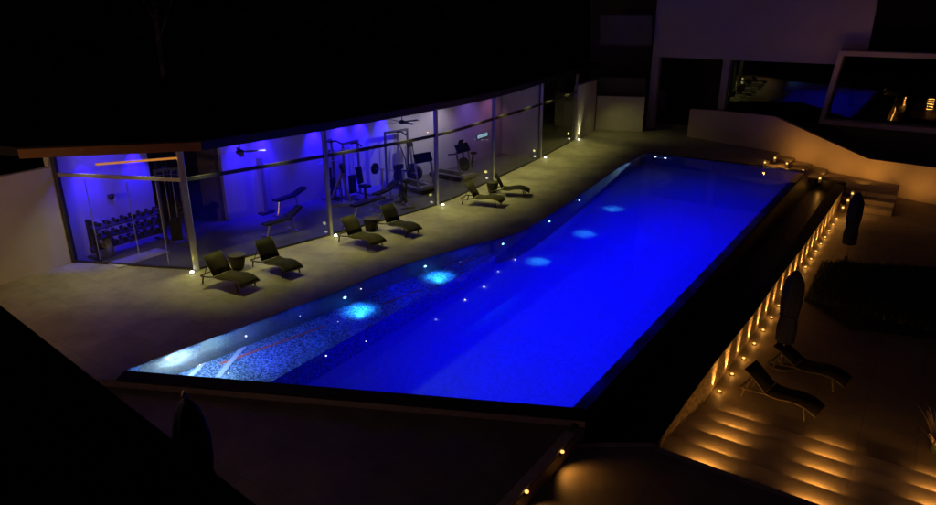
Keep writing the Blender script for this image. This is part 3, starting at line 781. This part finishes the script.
bench('squat_bench', at(386, 202), facing(at(394, 196), at(372, 206)), 'black bench with barbell rack beside the treadmill', R(18), True)
# leg press style seat machine near second post
lp = thing('stepper_machine', at(341, 205), 'pale framed stepper machine right of the second post', 'gym equipment', None, AXIS - R(50))
MB().box((0, 0, .05), (1.0, .5, .09)).tube([(-.35, 0, .1), (.1, 0, 1.2)], .045).tube([(.35, 0, .1), (.08, 0, 1.15)], .04).build('frame', M_WPLA, lp)
MB().box((.12, 0, 1.3), (.1, .42, .28), 0, 0, R(-20)).build('console', M_BLACK, lp, bevel=.02)
for s_ in (-1, 1):
    MB().tube([(.05, s_ * .22, .15), (.0, s_ * .24, .8), (.2, s_ * .26, 1.35)], .02).build('handle', M_DGREY, lp)
    MB().box((-.2, s_ * .16, .25), (.36, .13, .04), 0, 0, R(12)).build('pedal', M_BLACK, lp)
def treadmill(loc, rz, label):
    t = thing('treadmill', loc, label, 'treadmill', 'treadmills in the gym', rz)
    MB().box((0, 0, .12), (1.75, .78, .14)).build('deck', M_DGREY, t, bevel=.02)
    MB().box((-.1, 0, .197), (1.45, .5, .01)).build('belt', M_BLACK, t)
    for s_ in (-1, 1):
        MB().box((-.1, s_ * .33, .2), (1.5, .1, .03)).build('side_rail', M_ALU, t)
        MB().tube([(.72, s_ * .36, .15), (.6, s_ * .37, .8), (.5, s_ * .37, 1.18)], .04).build('upright', M_WPLA, t)
        MB().tube([(.52, s_ * .37, 1.1), (.1, s_ * .36, 1.02)], .025).build('handrail', M_BLACK, t)
    MB().box((.78, 0, .22), (.26, .72, .14)).build('motor_hood', M_WPLA, t, bevel=.03)
    MB().box((.53, 0, 1.28), (.1, .78, .36), 0, 0, R(-28)).build('console', M_BLACK, t, bevel=.03)
    return t
td = facing(at(404, 184), at(430, 192))
treadmill(at(415, 189), td, 'silver treadmill behind the third post, nearest the blue wall')
treadmill(at(452, 178), td + R(12), 'dark treadmill with upright console right of the third post')
def bike(loc, rz, label, big=False):
    t = thing('exercise_bike', loc, label, 'exercise bike', 'exercise bikes in the gym', rz)
    MB().tube([(-.45, 0, .06), (.45, 0, .06)], .04).tube([(-.45, -.25, .04), (-.45, .25, .04)], .035).tube([(.45, -.25, .04), (.45, .25, .04)], .035).build('base', M_ALU, t)
    MB().tube([(.28, -.05, .36), (.28, -.045, .36), (.28, .045, .36), (.28, .05, .36)], [.27, .29, .29, .27], 22).build('flywheel', M_BLACK, t, True)
    MB().tube([(-.1, 0, .1), (-.24, 0, .85)], .04).tube([(-.15, 0, .35), (.28, 0, .36), (.36, 0, 1.0)], .045).build('frame', M_DGREY, t)
    MB().lathe([(.02, -.03), (.13, -.02), (.15, .02), (.06, .05)], 14, (-.26, 0, .9)).build('saddle', M_BLACK, t, True)
    MB().tube([(.36, 0, .98), (.42, 0, 1.12)], .03).tube([(.25, -.24, 1.14), (.42, -.2, 1.12), (.42, .2, 1.12), (.25, .24, 1.14)], .02).build('handlebar', M_BLACK, t)
    MB().box((.47, 0, 1.26), (.05, .26, .22), 0, 0, R(-25)).build('console', M_BLACK, t, bevel=.02)
    for s_ in (-1, 1): MB().tube([(.05, s_ * .08, .33), (.05 + s_ * .15, s_ * .1, .3)], .015).box((.05 + s_ * .16, s_ * .16, .3), (.1, .1, .03)).build('pedal', M_DGREY, t)
    return t
bike(at(405, 205), td + R(160), 'black spinning bike close to the glass behind the second lamplit lounger')
bike(at(469, 174), td + R(185), 'upright exercise bike before the grey wall in the right bay')
def elliptical(loc, rz, label):
    t = thing('elliptical_trainer', loc, label, 'elliptical trainer', None, rz)
    MB().box((0, 0, .05), (1.6, .14, .08)).box((-.7, 0, .05), (.1, .6, .07)).box((.7, 0, .05), (.1, .6, .07)).build('base', M_ALU, t)
    MB().tube([(.55, -.08, .4), (.55, .08, .4)], .33, 22).build('flywheel_cover', M_DGREY, t)
    MB().tube([(.5, 0, .4), (.38, 0, 1.45)], .05).build('mast', M_ALU, t)
    MB().box((.36, 0, 1.52), (.07, .36, .26), 0, 0, R(-20)).build('console', M_BLACK, t, bevel=.02)
    for s_ in (-1, 1):
        MB().tube([(.42, s_ * .3, .35), (.34, s_ * .32, 1.0), (.15 + .1 * s_, s_ * .3, 1.62)], .022).build('arm', M_DGREY, t)
        MB().box((-.3 + .12 * s_, s_ * .2, .3 + .06 * s_), (.5, .15, .05)).build('foot_pedal', M_BLACK, t)
    return t
elliptical(at(403, 181), td + R(20), 'elliptical trainer against the blue wall behind the silver treadmill')
# ceiling fans
def fan(loc, rz, label, m):
    t = thing('ceiling_fan', loc, label, 'ceiling fan', 'ceiling fans in the gym', rz)
    MB().tube([(0, 0, 0), (0, 0, GH - .03 - loc[2])], .018).build('rod', M_DGREY, t)
    MB().lathe([(.05, -.08), (.11, -.05), (.12, .03), (.05, .07)], 16).build('motor', M_DGREY, t, True)
    for k in range(4):
        a = k * PI / 2
        MB().box((.42 * math.cos(a), .42 * math.sin(a), 0), (.6, .13, .012), a, R(10)).build('blade', m, t)
p = on_plane(240, 152, W(0, -12.5), W(8, -12.3)); fan(p, .4, 'white bladed ceiling fan near the corner post', M_WPLA)
p = on_plane(402, 122, W(6, -12.2), W(12, -11.8)); fan(p, .7, 'dark ceiling fan over the treadmills', M_DGREY)
# bright screen on grey wall
a_, c_ = W(12.8, -12.74), W(17.5, -12.49)
tv = thing('wall_screen', on_plane(482, 134.5, a_, c_), 'small pale lit screen on the grey wall of the right bay', 'screen')
q = [on_plane(x, y, a_, c_) for x, y in ((477.5, 135.5), (487, 132.5), (487, 136), (477.5, 139))]
MB().wallpanel([p + (EYE - p).normalized() * .08 for p in q], (.03, .05, 0)).build('screen_face', G_SCREEN, tv, world=True)
q = [on_plane(x, y, a_, c_) for x, y in ((476.8, 135), (487.7, 131.8), (487.7, 136.6), (476.8, 139.8))]
MB().wallpanel([p + (EYE - p).normalized() * .05 for p in q], (.03, .05, 0)).build('screen_case', M_BLACK, tv, world=True)

# ------------------------------------------------------------------ loungers, drum tables, parasols
def make_lounger(label, fabric, frame, group, name='sun_lounger', backang=58):
    t = thing(name, (0, 0, 0), label, 'sun lounger', group)
    seat = [(0, .33), (.14, .31), (.32, .32), (.54, .37), (.76, .385), (.94, .36), (1.08, .30), (1.18, .24)]
    ca, sa = math.cos(R(backang)), math.sin(R(backang))
    bk = [(-.02, .335), (-.02 - .2 * ca, .335 + .2 * sa), (-.03 - .45 * ca, .335 + .45 * sa), (-.07 - .66 * ca, .335 + .66 * sa)]
    MB().ribbon(seat, .31, .025).build('seat', fabric, t, True)
    MB().ribbon(list(reversed(bk)), .31, .022).build('backrest', fabric, t, True)
    for s_ in (-1, 1):
        MB().tube([(x, s_ * .335, z - .02) for x, z in [(-.62, .24), (-.3, .27)] + seat], .022, 8).build('side_rail', frame, t, True)
        MB().tube([(x, s_ * .325, z) for x, z in bk], .018, 8).build('back_frame', frame, t, True)
        MB().tube([(-.5, s_ * .335, .25), (-.56, s_ * .335, .0)], .024, 8).build('leg', frame, t)
        MB().tube([(.9, s_ * .335, .34), (.97, s_ * .335, .0)], .024, 8).build('leg', frame, t)
        MB().tube([(-.48, s_ * .3, .27), (-.05 - .42 * ca, s_ * .3, .32 + .42 * sa)], .012, 6).build('prop_rod', frame, t)
    MB().tube([(1.18, -.335, .225), (1.18, .335, .225)], .022).build('cross_bar', frame, t)
    MB().tube([(-.62, -.335, .24), (-.62, .335, .24)], .022).build('cross_bar', frame, t)
    t.scale = (.82, .82, .82)
    return t
G1 = 'sun loungers on the pool deck'
la = make_lounger('lamplit mesh lounger nearest the corner post, first on the pool deck', M_SLING, M_FRAMEB, G1)
lb = make_lounger('dim mesh lounger right of the first drum table', M_SLINGD, M_FRAMEB, G1, backang=64)
def put(o, hq, fq, z=0.0):
    h, f = at(*hq, z + .27), at(*fq, z + .21)
    o.location = (h.x, h.y, z); o.rotation_euler.z = facing(h, f)
put(la, (223, 273), (248, 282)); put(lb, (271, 258.5), (293, 268.5))
for src, hq, fq, lab in ((la, (356, 233.5), (380, 242.5), 'lamplit mesh lounger beside the middle drum table, by the second post'),
                         (lb, (393.5, 221.5), (416.5, 230), 'dim mesh lounger right of the middle drum table'),
                         (la, (477, 196), (506, 200.5), 'lamplit mesh lounger nearer the camera in the farthest pair'),
                         (lb, (503, 187.5), (530, 190), 'dim mesh lounger farthest along the deck, by the fourth post')):
    put(dup(src, (0, 0, 0), 0, lab), hq, fq)
d1 = thing('drum_table', at(238, 268), 'dark wicker drum table between the first two loungers', 'side table', 'wicker drum tables on the deck'); d1.scale = (.84, .84, .9)
MB().lathe([(.17, 0), (.2, .06), (.25, .3), (.265, .40)], 24).build('body', M_WICK, d1, True)
MB().lathe([(.27, .401), (.275, .41), (.275, .425), (.26, .43)], 24).build('table_top', M_WTOP, d1)
dup(d1, at(371, 230), 0, 'dark wicker drum table between the middle pair of loungers')
dup(d1, at(492.5, 192), 0, 'dark wicker drum table between the farthest pair of loungers')
G2 = 'dark loungers on the lower terrace'
lc = make_lounger('black terrace lounger with lamplit curved rail beside the lit steps', mat('black_sling', (.012, .012, .013), .9, spec=.1), M_FRAMEP, G2, backang=40)
put(lc, (771, 388), (818, 409), TZ)
put(make_lounger('black terrace lounger with dark rail behind the nearer one, next to the closed parasol', MATS['black_sling'], M_FRAMEB, G2, backang=34), (800, 362), (843, 379), TZ)

def parasol(base, label, h=2.45, lean=0.0):
    t = thing('closed_parasol', base, label, 'parasol', 'closed navy parasols', 0)
    MB().tube([(0, 0, .05), (0, 0, h)], .024).build('pole', M_WOOD, t, True)
    MB().lathe([(.26, 0), (.26, .05), (.06, .07), (.05, .2)], 20).build('base', M_DGREY, t)
    b = MB(); n = 24; rings = []
    prof = [(.62, .14), (.64, .19), (1.0, .2), (1.25, .17), (1.5, .21), (1.8, .22), (2.05, .21), (2.2, .17), (2.32, .09), (2.38, .03)]
    for z, r in prof:
        z = z * h / 2.45
        r *= .8
        rings.append([b.bm.verts.new(((r * (1 + .28 * (1 if k % 3 == 0 else (-.5 if k % 3 == 1 else .1)) * (1 if z < 2 else .4))) * math.cos(2 * PI * k / n + z * .35),
                                      (r * (1 + .28 * (1 if k % 3 == 0 else (-.5 if k % 3 == 1 else .1)) * (1 if z < 2 else .4))) * math.sin(2 * PI * k / n + z * .35), z)) for k in range(n)])
    for q in range(len(rings) - 1):
        for k in range(n): b.bm.faces.new((rings[q][k], rings[q][(k + 1) % n], rings[q + 1][(k + 1) % n], rings[q + 1][k]))
    b.bm.faces.new(rings[-1])
    b.build('canopy', M_NAVY, t, True)
    MB().lathe([(.03, 0), (.035, .03), (.012, .09)], 10, (0, 0, h - .06)).build('finial', M_WOOD, t, True)
    MB().tube([(.19 * math.cos(a), .19 * math.sin(a), 1.3 * h / 2.45) for a in [2 * PI * k / 16 for k in range(17)]], .012, 6).build('tie_strap', M_NAVY, t)
    return t
tp = at(183, 389, fz + 2.5)
parasol((tp.x, tp.y, fz), 'closed navy parasol on the dark front terrace by the sharp pool corner', 2.45)
parasol(at(780, 366, TZ), 'closed navy parasol by the stone wall, between two black loungers', 2.35)
parasol(at(845, 262, TZ), 'closed navy parasol at the far end of the stone wall by the garden steps', 2.3)

# strappy plant at the right edge
pl = thing('strappy_plant', at(934, 452, TZ), 'plant with long pale strappy leaves at the edge of the steps', 'plant')
rnd = random.Random(3)
b = MB()
for k in range(26):
    a = rnd.uniform(0, 2 * PI); L_ = rnd.uniform(.6, 1.15); up = rnd.uniform(.6, 1.2)
    prev = None; wd = rnd.uniform(.018, .03)
    for j in range(7):
        t = j / 6; r = L_ * t * .75; z = .1 + up * t * (1.25 - .75 * t)
        c = Vector((r * math.cos(a), r * math.sin(a), z)); s_ = Vector((-math.sin(a), math.cos(a), 0)) * wd * (1 - t * .9)
        cur = (b.bm.verts.new(c - s_), b.bm.verts.new(c + s_))
        if prev: b.bm.faces.new((prev[0], prev[1], cur[1], cur[0]))
        prev = cur
o = b.build('leaves', M_BLADE, pl)
MB().lathe([(.06, 0), (.07, .1), (.03, .25)], 10).build('stem', M_LEAF, pl)

# ------------------------------------------------------------------ pool lamps and star points
pn = ['nearest the sharp corner', 'second from the sharp corner', 'midway along the pool', 'beyond the middle pair of loungers', 'farthest along the shelf']
l0 = None
def left_v(u):
    for (a, va), (c, vc) in zip(left_uv, left_uv[1:]):
        if a <= u <= c: return va + (vc - va) * (u - a) / (c - a)
    return -6.8
for i, (u, pw) in enumerate(((1.46, 16), (4.23, 16), (6.99, 11), (9.74, 10), (12.63, 9))):
    v = left_v(u) + .02; p = W(u, v, -.5)
    lab = 'glowing cyan underwater lamp in the curved pool wall, ' + pn[i]
    if l0 is None:
        l0 = thing('pool_lamp', p, lab, 'pool lamp', 'underwater lamps in the curved wall', AXIS)
        MB().tube([(0, -.0, 0), (0, -.02, 0)], [.075, .065], 16).build('trim_ring', M_STEEL, l0)
        MB().tube([(0, -.022, 0), (0, -.045, 0)], [.05, .03], 14).build('lens', G_CYAN, l0)
    else: dup(l0, p, AXIS, lab)
    tgt = W(u + .05, v + .40, SZ) if i < 2 else W(u + (2.0, 2.7, 3.4)[i - 2] * .55, v + 1.1, FZ)
    lamp('SPOT', W(u, v + .1, -.48), (.01, .10, 1), pw * (3 if i < 2 else 1.2), tgt, 56 if i < 2 else 30, 1, .02)
    q = W(u + .04, v + .45, SZ + .33) if i < 2 else W(u + (2.0, 2.7, 3.4)[i - 2] * .36, v + .86, FZ + .5)
    lamp('SPOT', q, (.05, .56, 1), 74 if i < 2 else (8, 7.5, 7)[i - 2], q - Vector((0, 0.01, 1)), 126 if i < 2 else 92, 1, 0)  # added spot without a fixture makes the glow patch below it
l1 = None
for q, lab in (((657, 156), 'white underwater lamp at the far pool corner, left of two'), ((665.5, 158), 'white underwater lamp at the far pool corner, right of two')):
    u, v = UV(at(*q, -.12)); p = W(21.37, v, -.42)
    if l1 is None:
        l1 = thing('far_pool_lamp', p, lab, 'pool lamp', 'white lamps at the far pool corner', AXIS)
        MB().tube([(-.0, 0, 0), (-.02, 0, 0)], [.09, .08], 16).build('trim_ring', M_STEEL, l1)
        MB().tube([(-.022, 0, 0), (-.06, 0, 0)], [.06, .04], 14).build('lens', G_POOLW, l1)
    else: dup(l1, p, AXIS, lab)
    lamp('SPOT', W(21.2, v, -.42), (.40, .75, 1), 800, W(16.5, -6.9, -.6), 26, .7, .03)
# added points without fixtures: whitish at the sharp corner, blue along the shelf
lamp('POINT', W(-2.75, -7.35, -.3), (.6, .92, 1), 70, size=0)
lamp('POINT', W(-1.95, -7.25, -.3), (.30, .66, 1), 17, size=0)
lamp('POINT', W(-1.2, -6.95, -.4), (.05, .15, 1), 11, size=0)
lamp('POINT', W(.1, -6.75, -.4), (.0, .05, 1), 10, size=0)
lamp('POINT', W(2.8, -6.35, -.4), (.0, .02, 1), 8, size=0)
lamp('POINT', W(5.6, -6.05, -.4), (.0, .02, 1), 8, size=0)
AS, AF = -.48, -.9                # how deep shelf and floor look through the water
stars = [(246, 336, -.2, -.45), (300, 316, -.2, -.45), (436, 318, AF, FZ), (465, 300, AF, FZ), (484, 288, AF, FZ), (326, 355, AS, SZ), (338, 322, AS, SZ), (361, 289, -.15, -.35), (389, 286, AS, SZ),
         (498, 274, AF, FZ), (515, 260, -.8, FZ), (536, 242, -.75, FZ), (569, 217, -.6, FZ), (581, 206, -.55, FZ), (512, 252, -.75, FZ), (548, 229, -.7, FZ), (366, 341, AS, SZ), (228, 372, AS, SZ), (460, 264, AS, SZ)]
s0 = None
for x, y, za, zt in stars:
    p = at(x, y, za); p.z = zt + .03
    if s0 is None:
        s0 = tag(MB().lathe([(.004, -.022), (.02, -.012), (.02, .012), (.004, .022)], 8).build('star_light', G_STAR, None, True), 'tiny white star point of light set in the pool floor', 'star light', 'star lights under the water'); s0.location = p
    else:
        o = s0.copy(); C.objects.link(o); o.location = p; k = random.choice((.4, .55, .8, .8)); o.scale = (k,) * 3
# deep blue flood
PB = (.0, .0, 1.0)
for iu in range(13):
    for iv, v in enumerate((-5.15, -3.75, -2.3, -.75)):
        u = .55 + 1.5 * iu + (.4 if iv % 2 else 0) - (.75 if iv == 0 else 0) * (iu == 0)
        f = 1.0 if u < 13 else max(.30, 1 - (u - 13) / 4.2)
        f *= (.30, .95, 1.0, .62)[iv]
        lamp('SPOT', W(u, v, -.10), PB, 54 * f, W(u, v + .01, -2), 166, .5, .05)
for u, v, pw in ((-1.2, -6.2, 5), (1.2, -6.1, 4), (3.2, -6.1, 5), (6, -6.1, 6), (9, -6.2, 6), (12, -6.2, 5), (15, -6.3, 4), (18, -6.4, 3)):
    lamp('SPOT', W(u, v - .5, -.06), (.0, .002, 1), pw * 7, W(u, v - .5, -2), 100, 1, .04)

# ------------------------------------------------------------------ side wall at the left
swl = thing('side_wall', at(30, 274), 'plain white render wall left of the gym glass', 'wall')
a, c = at(0, 285) + (at(0, 285) - at(72, 262)) * 1.2, W(GP[0][0] - .08, GP[0][1] - .02)
t = (c - a).normalized(); s_ = Vector((-t.y, t.x, 0)) * .2
ta = on_plane(0, 178, a, c).z; tb = on_plane(50, 165, a, c).z
MB().prism([xy(a), xy(c), xy(c + s_), xy(a + s_)], -.01, [2.62, 2.62, 2.62, 2.62]).build('wall_body', M_WHITE, swl, world=True)

# dark canopy roof in the foreground
cr = thing('canopy_roof', (-5, 4, fz), 'black flat canopy roof edge cutting across the lower left corner', 'roof')
p0, p1 = at(0, 305, 3.5), at(250, 500, 3.5); t = (p1 - p0).normalized()
q0, q1 = p0 - t * 4, p1 + t * 2.2; nn = Vector((t.y, -t.x, 0)); nn = nn if nn.y < 0 else -nn
MB().prism([xy(q0), xy(q1), xy(q1 + nn * 3.2), xy(q0 + nn * 3.2)], 3.28, 3.5).build('roof_slab', M_ROOF, cr, world=True)
for p in (q0 + nn * .6 + t * .6, q1 + nn * .6 - t * .6):
    MB().box((0, 0, 1.6 + fz / 2), (.14, .14, 3.3)).build('post', M_DALU, cr, world=True).location += Vector((p.x, p.y, 0))

# ------------------------------------------------------------------ building at the back
FA = Vector((10.62, 38.4, 0)); FB_ = FA + N * 9
fd = (FB_ - FA).normalized(); fn = Vector((-fd.y, fd.x, 0)); fn = fn if fn.y > 0 else -fn       # fn: into the building
def fs_(x, y=70):
    p = on_plane(x, y, FA, FB_); return (p - FA).dot(fd)
def FP(s_, d_, z): 
    p = FA + fd * s_ + fn * d_; return Vector((p.x, p.y, z))
bd = thing('apartment_building', FP(3, 2, 0), 'pale apartment building above the far end of the pool with a deep open loggia', 'building')
def slab(name, s0, s1, d0, d1, z0, z1, m, par=None, **k):
    pr = par or bd
    return MB().prism([xy(FP(s0, d0, 0)), xy(FP(s1, d0, 0)), xy(FP(s1, d1, 0)), xy(FP(s0, d1, 0))], z0, z1).build(name, m, pr, world=True, **k)
sL, sE0, sE1, sW0, sW1 = fs_(651), fs_(722), fs_(729), fs_(735), fs_(850)
zb = 3.88
slab('facade', sL, fs_(872, 30), 0, .3, zb, 11, M_LILAC)
slab('upper_block', sL + .3, fs_(872, 30) - .3, .31, 9, zb + .1, 11, M_LILAC)
slab('column', sL, sL + .42, .02, .4, -.5, zb - .005, M_LILAC)
slab('column', sE0, sE1, .02, .4, -.5, zb - .005, M_LILAC)
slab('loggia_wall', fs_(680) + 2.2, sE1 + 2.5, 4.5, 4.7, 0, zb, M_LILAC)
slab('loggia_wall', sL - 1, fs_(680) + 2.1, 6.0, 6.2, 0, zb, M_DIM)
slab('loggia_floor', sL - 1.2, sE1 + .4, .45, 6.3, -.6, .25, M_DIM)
slab('window_sill', sE1, sW1 + 1, .0, .5, -.5, 1.05, M_DIM)
wf = slab('window_frame', sE1 + .01, sE1 + .12, .1, .25, 1.06, zb, M_DALU)
pn_ = MB().wallpanel([FP(sW0 - .1, .18, 1.06), FP(sW1 + 1, .18, 1.06), FP(sW1 + 1, .18, zb), FP(sW0 - .1, .18, zb)], fn * .01).build('window_pane', M_MIRR, bd, world=True)
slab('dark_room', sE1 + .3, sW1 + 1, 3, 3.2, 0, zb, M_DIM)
# balconies at its left
ba, bb = Vector((7.28, 37.9, 0)), Vector((9.75, 37.28, 0))
bt = (bb - ba).normalized(); bn_ = Vector((-bt.y, bt.x, 0))
def balc(name, x0, x1, y0, y1, dback, th, m):
    a2, b2 = ba + bn_ * dback, bb + bn_ * dback
    q = [on_plane(x0, y0, a2, b2), on_plane(x1, y0, a2, b2), on_plane(x1, y1, a2, b2), on_plane(x0, y1, a2, b2)]
    q[0].z = q[1].z = (q[0].z + q[1].z) / 2; q[2].z = q[3].z = (q[2].z + q[3].z) / 2
    return MB().wallpanel(q, bn_ * th).build(name, m, bd, world=True)
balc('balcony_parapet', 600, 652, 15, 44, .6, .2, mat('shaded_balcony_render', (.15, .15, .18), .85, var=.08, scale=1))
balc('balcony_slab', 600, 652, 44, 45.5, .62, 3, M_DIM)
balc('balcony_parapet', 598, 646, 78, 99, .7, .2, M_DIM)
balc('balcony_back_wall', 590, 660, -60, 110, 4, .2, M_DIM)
pw_ = thing('planter_wall', ba, 'low white render wall at the end of the deck, below the balconies', 'wall')
qq = [on_plane(597, 99, ba, bb), on_plane(645, 99.5, ba, bb)]
MB().prism([xy(qq[0]), xy(qq[1]), xy(qq[1] + bn_ * .3), xy(qq[0] + bn_ * .3)], -.3, 1.86).build('wall_body', M_WHITE, pw_, world=True)
# box framed bay window, parallel to the far pool edge
bx = thing('bay_window', (17.1, 33, 0), 'big box framed dark window with a slanted side, right of the pale building', 'window')
B0 = on_plane(818, 124, (17.1, 33), (17.1 + N.x, 33 + N.y)); Bd = N; Bn = D
def BP(s_, d_, z):
    p = Vector((17.1, 33, 0)) + Bd * s_ + Bn * d_; return Vector((p.x, p.y, z))
sb = (B0 - Vector((17.1, 33, 0))).dot(Bd); zb0 = B0.z
T0 = on_plane(839, 51, (17.1, 33), (17.1 + N.x, 33 + N.y)); stp = (T0 - Vector((17.1, 33, 0))).dot(Bd); zt0 = T0.z
def bpanel(name, pts, d0, d1, m):
    return MB().wallpanel([BP(s_, d0, z) for s_, z in pts], Bn * (d1 - d0)).build(name, m, bx, world=True)
fw = .22
bpanel('frame', [(sb, zb0), (stp, zt0), (stp + fw, zt0 - fw), (sb + fw, zb0 + fw)], 0, .9, M_LILAC)
bpanel('frame', [(stp, zt0), (14, zt0), (14, zt0 - fw), (stp + fw, zt0 - fw)], 0.002, .898, M_LILAC)
bpanel('frame', [(sb, zb0), (14, zb0), (14, zb0 + fw), (sb + fw, zb0 + fw)], 0.002, .898, M_LILAC)
bpanel('pane', [(sb + fw, zb0 + fw), (stp + fw, zt0 - fw), (14, zt0 - fw), (14, zb0 + fw)], .75, .76, M_MIRR)
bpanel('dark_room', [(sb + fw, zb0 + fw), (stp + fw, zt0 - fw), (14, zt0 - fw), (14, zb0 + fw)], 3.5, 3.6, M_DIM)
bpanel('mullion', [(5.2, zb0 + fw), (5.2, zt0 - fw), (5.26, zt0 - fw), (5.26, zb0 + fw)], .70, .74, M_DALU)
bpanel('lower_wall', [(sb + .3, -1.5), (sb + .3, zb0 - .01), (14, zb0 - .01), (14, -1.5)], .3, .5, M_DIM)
bpanel('roof_block', [(stp + .3, zt0 + .01), (stp + .8, 9), (14, 9), (14, zt0 + .01)], 1.2, 4, M_ROOF)

# dark wood behind the gym, one tree whose pale trunk shows
b = MB(); rnd = random.Random(11)
for k in range(60):
    x = -40 + rnd.random() * 52; y = 48 + rnd.random() * 16 - abs(x + 14) * .2; h = rnd.uniform(5, 11); r = rnd.uniform(1.5, 3)
    for j in range(110):
        p = Vector((x + rnd.gauss(0, r * .6), y + rnd.gauss(0, r * .6), h * .6 + rnd.gauss(0, h * .25)))
        q = Vector((rnd.gauss(0, 1), rnd.gauss(0, 1), rnd.gauss(0, 1))).normalized() * .45; s_ = q.orthogonal().normalized() * .22
        b.bm.faces.new([b.bm.verts.new(c) for c in (p - q, p + s_, p + q, p - s_)])
o = b.build('woods', M_LEAF); o['kind'] = 'stuff'
tp_ = Vector((-17.5, 40, -2.4))
tr = thing('slender_tree', tp_, 'slender tree with a pale trunk rising behind the gym roof', 'tree')
MB().tube([(0, 0, 0), (.1, 0, 3), (-.05, .1, 6), (.1, 0, 9.5), (.05, .1, 12)], [.22, .19, .15, .11, .05], 10).tube([(.0, .05, 7), (.9, .2, 9), (1.5, .3, 10.5)], [.09, .06, .02]).tube([(.05, 0, 8), (-.8, .2, 9.6), (-1.3, 0, 11)], [.08, .05, .02]).build('trunk', M_BARK, tr, True)
b = MB()
for j in range(900):
    p = Vector((rnd.gauss(0, 1.2), rnd.gauss(0, 1.2), 11 + rnd.gauss(0, 1.3)))
    q = Vector((rnd.gauss(0, 1), rnd.gauss(0, 1), rnd.gauss(0, 1))).normalized() * .18; s_ = q.orthogonal().normalized() * .08
    b.bm.faces.new([b.bm.verts.new(c) for c in (p - q, p + s_, p + q, p - s_)])
b.build('crown', M_LEAF, tr)

# ------------------------------------------------------------------ warm house lights out of frame on the left, night sky, moon
lamp('SPOT', (-12.5, 8.0, 3.2), (1.0, .54, .22), 480, (-11.2, 14.5, .6), 100, 1, .2)
lamp('POINT', (-4.0, 7.0, 3.1), (1.0, .6, .3), 14, size=.05)
wd = bpy.data.worlds.new('World'); S.world = wd; wd.use_nodes = True
nt = wd.node_tree; bg = nt.nodes['Background']
sky = nt.nodes.new('ShaderNodeTexSky'); sky.sky_type = 'NISHITA'; sky.sun_disc = False
sky.sun_elevation = R(-3); sky.sun_rotation = R(200)
hz = nt.nodes.new('ShaderNodeMix'); hz.data_type = 'RGBA'; hz.blend_type = 'MULTIPLY'; hz.inputs[0].default_value = 1; hz.inputs[7].default_value = (1.0, .45, .85, 1)
nt.links.new(sky.outputs[0], hz.inputs[6]); nt.links.new(hz.outputs[2], bg.inputs['Color']); bg.inputs['Strength'].default_value = .11
sn = bpy.data.lights.new('moon', 'SUN'); sn.energy = .0015; sn.angle = R(.5); sn.color = (.8, .85, 1)
so = bpy.data.objects.new('moon', sn); C.objects.link(so); so.rotation_euler = (R(50), 0, R(-30))

cam = bpy.data.cameras.new('camera'); co = bpy.data.objects.new('camera', cam); C.objects.link(co)
co.location = EYE; co.rotation_euler = (R(90) - PITCH, 0, 0)
cam.sensor_width = 36; cam.lens = FOC / 936 * 36; cam.clip_end = 2000; cam.clip_start = .05
S.camera = co
S.view_settings.view_transform = 'Standard'; S.view_settings.look = 'None'; S.view_settings.exposure = 0; S.view_settings.gamma = 1
S.render.engine = 'CYCLES'
cy = S.cycles
cy.use_denoising = True
cy.sample_clamp_indirect = 80; cy.sample_clamp_direct = 0
cy.max_bounces = 8; cy.diffuse_bounces = 3; cy.transparent_max_bounces = 16
cy.caustics_reflective = False; cy.caustics_refractive = True
